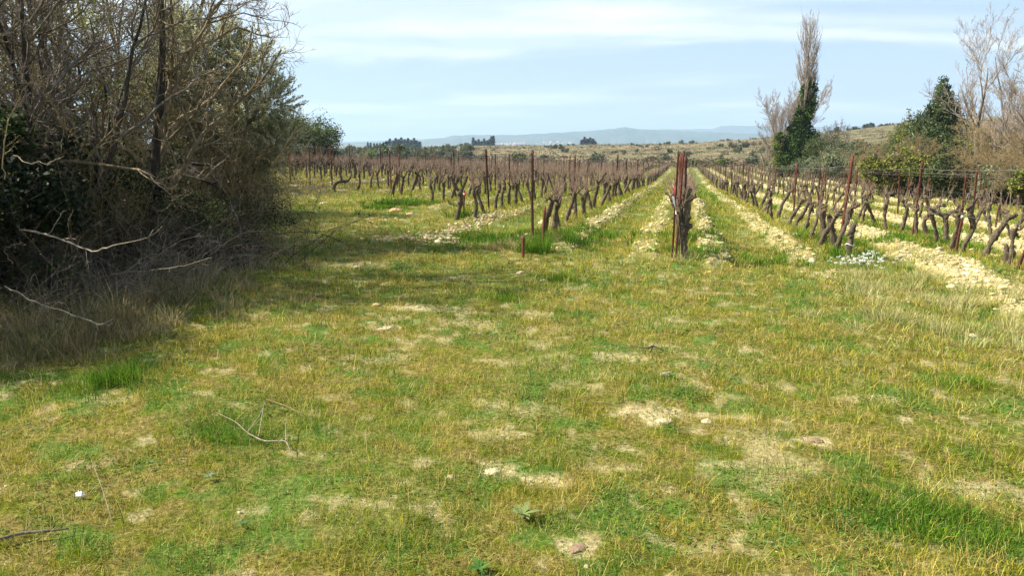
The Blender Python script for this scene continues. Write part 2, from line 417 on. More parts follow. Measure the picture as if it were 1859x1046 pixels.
q = np.stack([i+j2, i+j, i+na+j, i+na+j2], -1).reshape(-1, 4)
c0 = len(V)-1; tr = np.stack([np.full(na, c0), np.arange(na), (np.arange(na)+1) % na], 1)[:, ::-1]
soil = np.append(soilmask(xf, yf), 0); green = np.append(greenmask(xf, yf), 0)
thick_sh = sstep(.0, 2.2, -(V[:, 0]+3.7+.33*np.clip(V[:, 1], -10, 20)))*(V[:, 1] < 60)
m, nt = newmat('ground')
g = nd(nt, 'ShaderNodeNewGeometry'); pos = g.outputs['Position']
a1 = nd(nt, 'ShaderNodeAttribute', attribute_name='soil').outputs['Fac']; a2 = nd(nt, 'ShaderNodeAttribute', attribute_name='green').outputs['Fac']
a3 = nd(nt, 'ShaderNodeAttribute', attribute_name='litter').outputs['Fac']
nb = noise(nt, 1.3, 6, .6, pos); nf = noise(nt, 38, 5, .75, pos); nm = noise(nt, 7, 5, .6, pos)
thatch = ramp(nt, nf, [(.3, (.045, .035, .010)), (.5, (.17, .135, .036)), (.7, (.37, .30, .095))])
grn = ramp(nt, nf, [(.3, (.025, .032, .003)), (.55, (.12, .135, .010)), (.75, (.27, .27, .028))])
lush = ramp(nt, nf, [(.3, (.02, .06, .008)), (.55, (.07, .16, .022)), (.75, (.15, .27, .05))])
sl = ramp(nt, nf, [(.28, (.15, .105, .05)), (.5, (.44, .36, .18)), (.72, (.68, .60, .36))])
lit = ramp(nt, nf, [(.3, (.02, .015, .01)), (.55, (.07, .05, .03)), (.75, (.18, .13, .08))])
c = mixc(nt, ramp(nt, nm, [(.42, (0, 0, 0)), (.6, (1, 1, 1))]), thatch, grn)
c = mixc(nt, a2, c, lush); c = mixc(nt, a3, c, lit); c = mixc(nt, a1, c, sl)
# far country: dry scrub and ploughed terraces
le = nd(nt, 'ShaderNodeVectorMath', operation='LENGTH'); nt.links.new(pos, le.inputs[0])
mpf = nd(nt, 'ShaderNodeMapping'); nt.links.new(pos, mpf.inputs[0]); mpf.inputs['Rotation'].default_value = (0, 0, -YAW); mpf.inputs['Scale'].default_value = (.25, 1, .2)
b1 = noise(nt, .045, 7, .65, mpf.outputs[0]); b2 = noise(nt, .22, 6, .7, pos); b3 = noise(nt, .012, 4, .6, pos)
dry = ramp(nt, b2, [(.32, (.08, .062, .032)), (.5, (.18, .135, .075)), (.68, (.31, .24, .135))])
scr = ramp(nt, b2, [(.3, (.035, .042, .018)), (.5, (.10, .10, .045)), (.7, (.19, .16, .09))])
fc = mixc(nt, ramp(nt, b1, [(.44, (0, 0, 0)), (.56, (1, 1, 1))]), dry, scr)
pl = ramp(nt, b3, [(.4, (.07, .085, .045)), (.6, (.16, .15, .08))])
mr = nd(nt, 'ShaderNodeMapRange'); nt.links.new(le.outputs['Value'], mr.inputs[0]); mr.inputs[1].default_value = 450; mr.inputs[2].default_value = 800
fc = mixc(nt, mr.outputs[0], fc, pl)
mr = nd(nt, 'ShaderNodeMapRange'); nt.links.new(le.outputs['Value'], mr.inputs[0]); mr.inputs[1].default_value = 112; mr.inputs[2].default_value = 135
c = mixc(nt, mr.outputs[0], c, fc)
finish(nt, c, .95, nf, .8, .03, .08)
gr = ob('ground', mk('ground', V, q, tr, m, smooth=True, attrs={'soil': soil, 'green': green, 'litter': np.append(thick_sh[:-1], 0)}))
tag(gr, kind='structure')

# ------------------------------------------------------------------ far hills
def hill(name, R0, R1, R2, tab, seed, mat, base=-14, amp=.16):
    pxs = np.array([t[0] for t in tab], float); zz = EYE+(262-np.array([t[1] for t in tab], float))*R1/F
    az = np.radians(np.arange(-44, 44, .06)); prof = np.concatenate([np.linspace(0, 1, 34), 1+np.linspace(.06, 1, 14)])
    A, T = np.meshgrid(az, prof); azs = px_az(pxs)
    R_ = np.where(T <= 1, R0+(R1-R0)*T, R1+(R2-R1)*(T-1))
    X = R_*(np.cos(A)*FW[0]+np.sin(A)*RT[0]); Y = R_*(np.cos(A)*FW[1]+np.sin(A)*RT[1])
    crest = np.interp(A, azs, zz)+(fbm(A*90, A*0+seed, seed)-.5)*12*(np.interp(A, azs, zz) > 20)
    s = np.where(T <= 1, (np.clip(T, 0, 1))**1.15*.45+.55*sstep(.25, 1, T)**1.3, 1-(T-1)**1.4)
    gl = np.abs(fbm(A*120+T*1.5, T*2.2, seed+3, 5)-.5)*2
    edge = 1-np.abs(np.clip(T, 0, 2)-1)
    Zz = base+(crest-base)*s-(gl*amp*(crest-base))*np.sin(np.clip(T, 0, 1)*math.pi)**.8
    Vh = np.stack([X.ravel(), Y.ravel(), Zz.ravel()], 1); n_a = len(az); n_t = len(prof)
    i = np.arange(n_t-1)[:, None]*n_a; j = np.arange(n_a-1)[None, :]
    qd = np.stack([i+j+1, i+j, i+n_a+j, i+n_a+j+1], -1).reshape(-1, 4)
    return tag(ob(name, mk(name, Vh, qd, None, mat, smooth=True)), kind='structure')
m, nt = newmat('hillside'); g = nd(nt, 'ShaderNodeNewGeometry')
f = noise(nt, .011, 7, .7, g.outputs['Position']); f2 = noise(nt, .0022, 5, .6, g.outputs['Position'])
c = ramp(nt, f, [(.38, (.015, .035, .018)), (.52, (.035, .06, .03)), (.64, (.09, .11, .06)), (.76, (.33, .31, .26))])
c = mixc(nt, ramp(nt, f2, [(.42, (0, 0, 0)), (.6, (.55, .55, .55))]), c, (.09, .11, .07)); finish(nt, c, .95, f, .6, 8, .05); M['hill'] = m
hill('hills', 4300, 5600, 7600, [(-800, 262), (300, 262), (560, 261), (690, 258), (770, 254), (805, 251), (822, 246.5), (850, 246), (905, 245), (960, 245), (1000, 242.5), (1060, 238.5), (1100, 236), (1132, 232.5), (1150, 234.5), (1200, 238), (1260, 240), (1330, 243), (1400, 246), (1500, 240), (1600, 236), (1859, 232), (2600, 240)], 3, M['hill'])
hill('hills', 7000, 8200, 10000, [(-800, 261), (500, 260), (640, 257), (800, 252), (1000, 246), (1130, 238), (1200, 235.5), (1290, 236), (1306, 231), (1330, 230.5), (1385, 231.5), (1460, 233), (1530, 233), (1700, 231), (2600, 236)], 11, M['hill'])

CARD = ['zero', 'first', 'second', 'third', 'fourth', 'fifth', 'sixth', 'seventh', 'eighth', 'ninth', 'tenth', 'eleventh', 'twelfth', 'thirteenth', 'fourteenth', 'fifteenth',
        'sixteenth', 'seventeenth', 'eighteenth', 'nineteenth', 'twentieth']
TENS = {2: 'twenty', 3: 'thirty', 4: 'forty', 5: 'fifty'}
def ordn(n):
    if n <= 20: return CARD[n]
    t, u = divmod(n, 10); return TENS[t]+'-'+CARD[u] if u else {3: 'thirtieth', 4: 'fortieth', 5: 'fiftieth'}[t]
ORD = ordn
# ------------------------------------------------------------------ village on the plain
m, nt = newmat('render_wall'); t = nd(nt, 'ShaderNodeObjectInfo'); finish(nt, ramp(nt, t.outputs['Random'], [(.0, (.50, .45, .39)), (.5, (.58, .54, .49)), (1, (.44, .35, .28))]), .8); M['vwall'] = m
m, nt = newmat('clay_roof'); finish(nt, (.42, .22, .15), .85); M['vroof'] = m
m, nt = newmat('window_dark'); finish(nt, (.05, .06, .07), .3); M['vwin'] = m
def box(g, x0, x1, y0, y1, z0, z1, col=None):
    V = np.array([[x, y, z] for z in (z0, z1) for y in (y0, y1) for x in (x0, x1)], float)
    g.add(V, [[0, 2, 3, 1], [4, 5, 7, 6], [0, 1, 5, 4], [1, 3, 7, 5], [3, 2, 6, 7], [2, 0, 4, 6]], col=col); return g
def house_proto():
    r_ = empty('village_house', (0, 0, 0)); g = G(); box(g, -7, 7, -5, 5, -6, 6)
    g.add(np.array([[-7, -5, 6], [-7, 5, 6], [-7, 0, 8.2], [7, -5, 6], [7, 5, 6], [7, 0, 8.2]], float), tris=[[0, 1, 2], [3, 5, 4]])
    ob('wall', g.mesh('wall', M['vwall']), r_)
    g = G()
    for s in (-1, 1):
        Vr = np.array([[-7.4, s*5.6, 5.8], [7.4, s*5.6, 5.8], [7.4, 0, 8.35], [-7.4, 0, 8.35]], float); Vr2 = Vr+[0, 0, .25]
        g.add(np.vstack([Vr, Vr2]), [[0, 1, 2, 3], [4, 7, 6, 5], [0, 4, 5, 1], [1, 5, 6, 2], [2, 6, 7, 3], [3, 7, 4, 0]])
    ob('roof', g.mesh('roof', M['vroof']), r_)
    for x in (-4, 0, 4):
        g = G(); box(g, x-.6, x+.6, -5.06, -5.003, 1.5, 3.6); ob('window', g.mesh('window', M['vwin']), r_)
    return r_
rng = np.random.default_rng(5)
hp = house_proto(); first = True; hs = []
for n in range(58):
    px = rng.uniform(902, 952) if n < 42 else rng.uniform(952, 1040)
    yy = rng.uniform(259, 263) if n < 42 else rng.uniform(257.5, 262.5)
    if n % 9 == 0: px = rng.uniform(1000, 1040); yy = rng.uniform(259, 262)
    hs.append((px, yy))
for n, (px, yy) in enumerate(sorted(hs)):
    D = rng.uniform(3700, 4100); x, y = at(px, D); z = EYE+(262-yy)*D/F
    o = hp if first else copy_tree(hp); first = False
    s = rng.uniform(.55, 1.1); o.location = (x, y, z-3); o.rotation_euler = (0, 0, YAW+rng.uniform(-.7, .7)); o.scale = (s, s, s*rng.uniform(.7, 1.0))
    tag(o, 'tiny pale house, %s from the left in the far hazy village' % ORD(n+1), 'house', 'houses of the far village')
# the rise the village stands on
def mound(name, px, D, wx, wy, top, col_mat, kind='structure'):
    u = np.linspace(-1, 1, 41); A, B = np.meshgrid(u, u); x0, y0 = at(px, D)
    X = x0+A*wx*RT[0]+B*wy*FW[0]; Y = y0+A*wx*RT[1]+B*wy*FW[1]
    q_ = np.clip(1-A**2-B**2, 0, 1); Z = -22+(top+22)*q_**.35+(fbm(A*6, B*6, 3)-.5)*4*q_
    i = np.arange(40)[:, None]*41; j = np.arange(40)[None]; qd = np.stack([i+j, i+j+1, i+41+j+1, i+41+j], -1).reshape(-1, 4)
    return tag(ob(name, mk(name, np.stack([X.ravel(), Y.ravel(), Z.ravel()], 1), qd, None, col_mat, smooth=True)), kind=kind)
mound('hills', 985, 3950, 330, 420, 2, M['hill'])

# ------------------------------------------------------------------ trellis posts
def post_mesh(name, h, mat, seed, w=.038):
    """rolled steel T-stake with notches, slightly bent"""
    g = G(); n = 14; zz = np.linspace(-.25, h, n); rr = np.random.default_rng(seed)
    prof = np.array([[-w*.5, -.005], [w*.5, -.005], [w*.5, .005], [.005, .005], [.005, w*.8], [-.005, w*.8], [-.005, .005], [-w*.5, .005]])
    bx = np.cumsum(rr.normal(0, .0022, n)); by = np.cumsum(rr.normal(0, .0022, n))
    Vp = np.concatenate([np.column_stack([prof[:, 0]+bx[i], prof[:, 1]+by[i], np.full(8, zz[i])]) for i in range(n)])
    i = np.arange(n-1)[:, None]*8; j = np.arange(8)[None]; j2 = (j+1) % 8
    qd = np.stack([i+j, i+j2, i+8+j2, i+8+j], -1).reshape(-1, 4)
    e = (n-1)*8
    g.add(Vp, qd, [[e, e+1, e+2], [e, e+2, e+3], [e, e+3, e+6], [e, e+6, e+7], [e+3, e+4, e+5], [e+3, e+5, e+6]])
    for z in np.arange(.35, h-.03, .12):   # hook notches
        box(g, -w*.5-.006, -w*.5+.001, -.007, .007, z, z+.018); box(g, w*.5-.001, w*.5+.006, -.007, .007, z+.03, z+.048)
    return g.mesh(name, mat)
PM = [post_mesh('trellis_post', 1.5, M['rust'], s, .044) for s in (1, 2)]+[post_mesh('trellis_post', 1.5, M['rust_dark'], 3, .046)]
PSH = post_mesh('trellis_post', .62, M['rust'], 4, .04)
def rowname(k):
    if k == 0: return 'the ribbon row straight ahead'
    return '%s row %s of the ribbon row' % (ordn(abs(k)), 'right' if k > 0 else 'left')
prs = np.random.default_rng(21)
hand = {0: [10.3, 12.6, 18.4], -1: [12.0, 18.6, 26.6], -2: [18.4, 24.8, 31], -3: [24.5, 31.0], -4: [23.0, 29], -5: [25.4, 31.5], -6: [26.8, 33], -7: [28.4, 34.6],
        1: [12.3, 17.2, 24.0], 2: [10.9, 14.6, 21.0, 27.5], 3: [20.0, 26.5]}
FIX = {(-4, 1): (726, 348), (-5, 1): (711, 355), (-8, 1): (528, 331), (-2, 2): (926, 369), (-3, 2): (899, 351), (0, 1): (1226, 478), (1, 1): (1522, 462), (1, 2): (1440, 392), (1, 3): (1355, 361), (2, 1): (1846, 497), (2, 2): (1657, 432), (2, 3): (1487, 372), (-1, 1): (967, 440), (-1, 2): (1040, 384), (-2, 1): (888, 386), (-3, 1): (827, 364), (-6, 1): (603, 341), (-7, 1): (563, 336)}
posts = []; xr = np.random.default_rng(3)
for k in ROWS:
    ys = list(hand.get(k, [row_start(k)+prs.uniform(-.2, .4)]))
    while ys[-1] < row_end(k)-6: ys.append(ys[-1]+6.4+prs.uniform(-.3, .3))
    for n, y in enumerate(ys):
        xx = k*SP+prs.normal(0, .03)
        if (k, n+1) in FIX: xx, y = unproj(*FIX[k, n+1])
        posts.append((k, n+1, xx, y))
posts.sort(key=lambda p: math.hypot(p[2], p[3]))
vis = [p for p in posts if -46 < math.degrees(math.atan2(p[2]*RT[0]+p[3]*RT[1], p[2]*FW[0]+p[3]*FW[1])) < 37]
near_posts, far_posts = vis[:255], vis[255:]
LEAN = {(1, 1): (-.02, .05), (2, 1): (0, .24), (2, 2): (0, .035), (1, 2): (0, .0), (0, 1): (0, .03), (-1, 1): (0, -.01), (2, 3): (0, .05)}
POSTOBJ = {}
for n, (k, i_, x, y) in enumerate(near_posts):
    me = PM[2] if k < 0 and (n % 3) else PM[n % 2]
    o = ob('trellis_post', me, loc=(x, y, h1(x, y)-.02)); ln = LEAN.get((k, i_), (prs.normal(0, .02), prs.normal(0, .03)))
    o.rotation_euler = (ln[0], ln[1], prs.uniform(-.5, .5)); o.scale = (1, 1, prs.uniform(.97, 1.05) if k != 0 else 1.0)
    if k == 0 and i_ == 1: o.scale = (.62, .62, 1)
    POSTOBJ[(k, i_)] = o
    tag(o, 'rusty metal stake, %s from the near end in %s' % (ordn(i_), rowname(k)), 'trellis post', 'rusty trellis stakes along the vine rows')
g = G(); pv = np.empty(len(PM[1].vertices)*3, np.float32); PM[1].vertices.foreach_get('co', pv)
for k, i_, x, y in far_posts:
    box(g, x-.022, x+.022, y-.012, y+.012, h1(x, y)-.1, h1(x, y)+1.5*prs.uniform(.94, 1.04))
if far_posts: tag(ob('trellis_posts', g.mesh('trellis_posts', M['rust_dark'])), 'far rusty stakes standing thickly over the back of the vineyard', 'trellis posts', kind='stuff')
# second stake beside the first one at the head of the ribbon row
for dx, dy, ry, lab in [(-.10, .14, .012, 'rusty metal stake paired close beside the red and white ribbon stake'), (.06, .5, -.02, 'rusty stake just behind the ribbon stake, leaning slightly left')]:
    o = ob('trellis_post', PM[0] if dx < 0 else PM[2], loc=(dx, 10.3+dy, h1(dx, 10.4)-.02)); o.rotation_euler = (.01, ry, .3); o.scale = (.62, .62, .98 if dx < 0 else .94); tag(o, lab, 'trellis post', 'rusty trellis stakes along the vine rows')
shorts = [(1735, 462, 1.0, .06, 'short rusty stake with a white cap beside the winding vine', True), (1605, 410, .95, .04, 'short rusty stake standing in the green strip between grey vines', False),
          (1807, 416, .95, .03, 'short rusty stake at far right, nearer of the two before the hedge', False), (1814, 390, 1.0, .05, 'short rusty stake at far right, farther of the two before the hedge', False),
          (1512, 376, 1.0, .04, 'slim short rusty stake behind the tall leaning stakes', False), (1494, 440, 1.0, .0, 'short rusty stake among the nearest right-hand trunks', False),
          (842, 396, 1.0, .03, 'short dark stake tagged orange and white beside the first left vine', False),
          (985, 450, 1.05, .06, 'short brown stake leaning beside the first vine behind the tall stake', False),
          (950, 470, .55, .0, 'stubby broken rusty stake in dry grass before the tall stake', False)]
for px, py, s, ry, lab, cap in shorts:
    x, y = unproj(px, py); o = ob('trellis_post', PSH, loc=(x, y, h1(x, y)-.02)); o.rotation_euler = (0, ry, prs.uniform(-.4, .4)); o.scale = (1.1 if s < .6 else 1, 1.1 if s < .6 else 1, s)
    tag(o, lab, 'trellis post', 'short stakes')
    if cap:
        g = G(); box(g, -.02, .02, -.016, .034, .60, .66); ob('cap', g.mesh('cap', M['white']), o)
    if 'tagged' in lab:
        g = G(); box(g, -.03, .012, -.024, -.008, .50, .56); ob('white_tag', g.mesh('white_tag', M['white']), o)
        g = G(); box(g, .014, .05, -.024, -.008, .51, .57); ob('orange_tag', g.mesh('orange_tag', M['red']), o)

# wires
def wire(k, z, y0, y1, lab):
    ys = [p for p in posts if p[0] == k and y0 <= p[3] <= y1]; ys.sort(key=lambda p: p[3]); pts = []
    for a, b in zip(ys[:-1], ys[1:]):
        for t in np.linspace(0, 1, 6)[:-1]:
            x = a[2]*(1-t)+b[2]*t; y = a[3]*(1-t)+b[3]*t; zz = h1(a[2], a[3])*(1-t)+h1(b[2], b[3])*t+z-.05*4*t*(1-t)*.6
            pts.append((x, y, zz))
    if len(pts) < 3: return
    pts = np.array([pts]); V, qd, tt = tubes(pts, np.full((1, pts.shape[1]), .0022), 4)
    tag(ob('trellis_wire', mk('trellis_wire', V, qd, tt, M['wire'])), lab, 'wire', 'trellis wires')
for k in range(-10, 6):
    for z, nm in ((.62, 'lower'), (1.38, 'upper')) if k > -5 else ((1.38, 'upper'),):
        wire(k, z, 0, 80, 'thin %s wire strung stake to stake along %s' % (nm, rowname(k)))

# ------------------------------------------------------------------ grapevines
def roughness(rng, amp):
    def f(B, m, n):
        a = 1+rng.normal(0, amp, (B, m, 1))+rng.normal(0, amp*.7, (B, m, n)); return np.clip(a, .55, 1.7)
    return f
def vine(seed, hgt=.58, r0=.052, lean=.05, ncane=26, clen=.5, armL=.34, canew=.0042, n=9, lod=False, knob=.12, sp_n=4, sp_r=.008):
    rng = np.random.default_rng(seed); g = G()
    m = 9 if not lod else 4
    P_, R_ = grow(rng, [[0, 0, -.12]], [[rng.normal(0, lean), rng.normal(0, lean), 1]], [hgt+.12], [r0], m, .10, (0, 0, .8), .72)
    # keep base at the origin; swell at the foot and at the head
    P_[0, 0, :2] = 0; R_[0, 0:2] *= 1.25; R_[0, -2:] *= 1.3
    P_[0, :, 2] = np.linspace(-.12, hgt, m+1)
    P2 = np.stack([np.interp(np.linspace(0, m, (m*2 if not lod else m)+1), np.arange(m+1), P_[0, :, c]) for c in range(3)], -1)[None]
    R2 = np.interp(np.linspace(0, m, (m*2 if not lod else m)+1), np.arange(m+1), R_[0])[None]
    V, q_, t_ = tubes(P2, R2, n if not lod else 4, rough=roughness(rng, knob)); g.add(V, q_, t_)
    head = P_[0, -1]
    na_ = 2 if lod else rng.integers(3, 5)
    sgn = np.array([1, -1, 1, -1, 1])[:na_]
    D = np.stack([rng.normal(0, .3, na_), sgn*rng.uniform(.35, .9, na_), rng.uniform(.15, .65, na_)], -1)
    L_ = rng.uniform(.4, 1.0, na_)*armL
    A, AR = grow(rng, np.repeat(head[None]-[0, 0, .04], na_, 0), D, L_, np.full(na_, r0*.52), 6 if not lod else 3, .34, (0, 0, .35), .5)
    V, q_, t_ = tubes(A, AR, 7 if not lod else 3, rough=roughness(rng, knob*1.5)); g.add(V, q_, t_)
    # knobby spurs
    if not lod:
        p, d, l, r = kids(rng, A, AR, sp_n, .25, 1, (.3, 1.0), (.15, .35), .75, minr=sp_r)
        d[:, 2] = np.abs(d[:, 2])+.5
        S, SR = grow(rng, p, d, l, r, 3, .35, (0, 0, .3), .85); V, q_, t_ = tubes(S, SR, 5, rough=roughness(rng, .2)); g.add(V, q_, t_)
        src, srcR = S, SR
    else: src, srcR = A, AR
    B = len(src); idx = rng.integers(0, B, ncane)
    p = src[idx, -1 if not lod else rng.integers(1, src.shape[1], ncane)]
    d = np.stack([rng.normal(0, .38, ncane), rng.normal(0, .45, ncane), np.ones(ncane)], -1)
    Cn, CR = grow(rng, p, d, rng.uniform(.35, 1.1, ncane)*clen, np.full(ncane, canew), 4 if not lod else 2, .10, (0, 0, .15), .55)
    gc = G(); V, q_, t_ = tubes(Cn, CR, 4 if not lod else 3, cap=False); gc.add(V, q_)
    if not lod:
        p, d, l, r = kids(rng, Cn[:ncane//2], CR[:ncane//2], 1, .3, .8, (.4, .8), (.2, .5), .7, minr=.0024)
        Tn, TR = grow(rng, p, d, l, r, 2, .15, (0, 0, .2)); V, q_, t_ = tubes(Tn, TR, 3, cap=False); gc.add(V, q_)
    return g, gc
def vine_obj(variant):
    g, gc = variant
    a = mk('trunk', np.concatenate(g.V), np.concatenate(g.Q), np.concatenate(g.T), M['bark_vine'], smooth=True)
    b = mk('canes', np.concatenate(gc.V), np.concatenate(gc.Q), None, M['cane'])
    return a, b
VL = [vine_obj(vine(100+s, hgt=.62+.03*(s % 3), r0=.054, ncane=20, clen=.52, canew=.0046)) for s in range(8)]                       # left block: tall unpruned canes
VR = [vine_obj(vine(140+s, hgt=.66, r0=.044, lean=.09, ncane=8, clen=.34, armL=.24, knob=.24, sp_n=6, sp_r=.013)) for s in range(7)]     # right block: pruned short
vrs = np.random.default_rng(77)
vines = []
for k in ROWS:
    y = row_start(k)+.35; n = 1
    if k == -1: y = 12.7
    if k == 0: y = 11.6
    if k == 2: y = 11.9
    while y < row_end(k)-.5:
        if not (k > 1 and vrs.random() < .12) and vrs.random() > .03: vines.append((k, n, k*SP+vrs.normal(0, .05), y+vrs.normal(0, .06))); n += 1
        y += 1.0 if k < 1 else 1.08
vines = [v for v in vines if -46 < math.degrees(math.atan2(v[2]*RT[0]+v[3]*RT[1], v[2]*FW[0]+v[3]*FW[1])) < 37.5]
def vkey(v):
    d = math.hypot(v[2], v[3]); return d*(2.2 if v[0] == 0 and v[1] > 6 else 1)
vines.sort(key=vkey); NV = 285
def add_vine(x, y, pair, label, rz, s, tilt=(0, 0), cs=1.0):
    r_ = empty('grapevine', (x, y, h1(x, y)-.02), rz); r_.scale = s; r_.rotation_euler = (tilt[0], tilt[1], rz)
    ob('trunk', pair[0], r_); c_ = ob('canes', pair[1], r_)
    tag(r_, label, 'grapevine', 'bare grapevines in rows'); return r_
for n, (k, i_, x, y) in enumerate(vines[:NV]):
    pr = VR[vrs.integers(len(VR))] if k >= 1 else VL[vrs.integers(len(VL))]
    s = vrs.uniform(.86, 1.12)
    add_vine(x, y, pr, 'bare gnarled grapevine, %s from the near end of %s' % (ordn(i_), rowname(k)), (math.pi if vrs.random() < .5 else 0)+vrs.normal(0, .25),
             (s, s*vrs.uniform(.9, 1.15), s*vrs.uniform(.92, 1.08)), (vrs.normal(0, .04), vrs.normal(0, .055)))
far = vines[NV:]
lodL = [vine(300+s, ncane=12, clen=.50, lod=True, canew=.0062) for s in range(5)]; lodR = [vine(320+s, ncane=5, clen=.4, lod=True, canew=.006) for s in range(4)]
gt = G(); gc_ = G()
pack = {}
for nm, ls in (('L', lodL), ('R', lodR)):
    pack[nm] = [(np.concatenate(a.V), np.concatenate(a.Q), np.concatenate(a.T), np.concatenate(b.V), np.concatenate(b.Q)) for a, b in ls]
for k, i_, x, y in far:
    pk = pack['R' if k >= 1 else 'L']; a = pk[vrs.integers(len(pk))]; th = (math.pi if vrs.random() < .5 else 0)+vrs.normal(0, .2); s = vrs.uniform(.85, 1.12)
    Rm = np.array([[math.cos(th), -math.sin(th), 0], [math.sin(th), math.cos(th), 0], [0, 0, 1]])*s; o_ = np.array([x, y, h1(x, y)-.02])
    gt.add(a[0]@Rm.T+o_, a[1], a[2]); gc_.add(a[3]@Rm.T+o_, a[4])
fv = empty('distant_vines', (0, 0, 0)); tag(fv, 'mass of bare distant grapevines with reddish upright canes filling the vineyard', 'vines', kind='stuff')
tag(ob('trunks', gt.mesh('trunks', M['bark_vine']), fv), kind='stuff'); tag(ob('canes', gc_.mesh('canes', M['cane']), fv), kind='stuff')

# hand-shaped vines -------------------------------------------------
def shaped(px, py, paths, label, spurs=True, seed=0, name='grapevine', canes=0, foot=None, dshift=0):
    """paths: list of (points in metres (across picture, depth, height), radii)"""
    x, y = unproj(px, py) if foot is None else foot
    rng = np.random.default_rng(seed); r_ = empty(name, (x, y, h1(x, y)-.02)); r_.rotation_euler = (0, 0, YAW)
    g = G(); ends = []
    for pts, rad in paths:
        p = np.array(pts, float); t = np.linspace(0, len(p)-1, (len(p)-1)*4+1); q_ = np.stack([np.interp(t, np.arange(len(p)), p[:, c]) for c in range(3)], -1)
        for _ in range(2): q_[1:-1] = (q_[:-2]+2*q_[1:-1]+q_[2:])/4
        rr = np.interp(t, np.arange(len(p)), rad)
        V, qq, tt = tubes(q_[None], rr[None], 10, rough=roughness(rng, .11)); g.add(V, qq, tt); ends.append((q_[None], rr[None]))
    if spurs:
        for q_, rr in ends:
            p, d, l, r = kids(rng, q_, rr, 5, .45, 1, (.4, 1.2), (.08, .2), .75, minr=.008)
            S, SR = grow(rng, p, d, np.clip(l, .04, .12), r, 3, .4, (0, 0, .5), .8); V, qq, tt = tubes(S, SR, 6, rough=roughness(rng, .2)); g.add(V, qq, tt)
    ob('trunk', g.mesh('trunk', M['bark_vine'], True), r_)
    if canes:
        gc = G()
        src = np.concatenate([e[0][0, len(e[0][0])//2:] for e in ends]); p = src[rng.integers(0, len(src), canes)]
        d = np.stack([rng.normal(0, .5, canes), rng.normal(0, .4, canes), np.ones(canes)], -1)
        Cn, CR = grow(rng, p, d, rng.uniform(.12, .5, canes), np.full(canes, .0042), 5, .14, (0, 0, .1), .5); V, qq, tt = tubes(Cn, CR, 5, cap=False); gc.add(V, qq)
        ob('canes', gc.mesh('canes', M['cane']), r_)
    tag(r_, label, 'grapevine', 'bare grapevines in rows'); return r_
# big knobby vine at the ribbon posts
shaped(0, 0, [([(0, 0, -.1), (.015, 0, .15), (-.02, .02, .35), (.03, 0, .55), (0, .02, .75), (.03, 0, .95)], [.045, .045, .058, .05, .042, .025]),
              ([(.02, .02, .4), (.05, .05, .62), (.04, .08, .85), (.05, .1, 1.02)], [.04, .036, .03, .018]),
              ([(-.02, 0, .3), (-.05, 0, .5), (-.07, .02, .68), (-.10, .02, .78)], [.04, .034, .03, .02])],
       'thick knobbly grapevine at the head of the ribbon row, beside paired stakes', seed=5, canes=16, foot=(.05, 10.5))
# low crooked vine lying along the ground at the left
shaped(608, 348, [([(0, 0, -.05), (-.05, 0, .12), (.04, 0, .30), (.22, .05, .36), (.36, .1, .33), (.50, .1, .40)], [.07, .065, .06, .055, .05, .035]),
                  ([(-.03, 0, -.05), (-.16, 0, .06), (-.22, 0, .0)], [.05, .04, .03]), ([(.25, .05, .35), (.2, .05, .5), (.14, .05, .72)], [.035, .028, .015]), ([(.45, .1, .36), (.56, .1, .52), (.6, .1, .75)], [.035, .028, .015])],
       'low crooked grapevine bending sideways over the grass at far left', seed=6, canes=20)
# first vine of the second left row, forked, sinuous
shaped(828, 398, [([(0, 0, -.05), (.06, 0, .2), (.12, 0, .45), (.10, 0, .66)], [.06, .055, .055, .06]), ([(.10, 0, .62), (-.04, .02, .78), (-.10, .02, .98), (-.06, .02, 1.1)], [.045, .04, .03, .02]),
                  ([(.10, 0, .62), (.20, 0, .82), (.27, 0, 1.0)], [.045, .035, .02])], 'forked dark grapevine heading the second left row beside the tagged stake', seed=7, canes=14)
# wavy nearest vines of the third right rows
shaped(1750, 462, [([(.02, 0, -.05), (-.04, 0, .1), (.05, 0, .28), (.11, 0, .42), (.07, 0, .58), (.0, 0, .75), (.06, 0, .92)], [.055, .04, .032, .034, .05, .045, .03])],
       'slender S-curved grapevine beside the white-capped stake', seed=8, canes=4)
shaped(1716, 445, [([(0, 0, -.05), (.0, 0, .15), (-.03, 0, .38), (-.06, 0, .55)], [.06, .045, .042, .05]), ([(-.06, 0, .53), (-.25, .05, .62), (-.4, .05, .72)], [.04, .03, .02]), ([(-.06, 0, .53), (.1, .05, .64), (.22, .05, .6)], [.04, .03, .025])],
       'straight grey grapevine with spread arms left of the white-capped stake', seed=9, canes=5)
shaped(1680, 432, [([(0, 0, -.05), (.02, 0, .12), (-.07, 0, .28), (-.05, 0, .42), (.10, 0, .60), (.25, .03, .70), (.36, .03, .66)], [.055, .045, .042, .042, .045, .035, .025])],
       'grapevine bowed right in a sickle shape, just right of the tall leaning stake', seed=10, canes=5)
shaped(1822, 487, [([(0, 0, -.05), (.02, 0, .08), (.015, 0, .18), (-.01, 0, .30)], [.05, .055, .042, .022])], 'short dead grey vine stump near the right edge', spurs=False, seed=11, name='vine_stump')
shaped(1516, 452, [([(0, 0, -.05), (-.05, 0, .22), (-.10, 0, .42), (-.14, 0, .56)], [.055, .05, .048, .055])], 'thick leaning vine trunk just left of the tall red stake', seed=12, canes=3)
shaped(1494, 446, [([(0, 0, -.05), (.0, 0, .22), (-.03, 0, .40), (-.08, 0, .60)], [.06, .05, .05, .05])], 'dark vine trunk with a curled top left of the tall red stake', seed=13, canes=3)
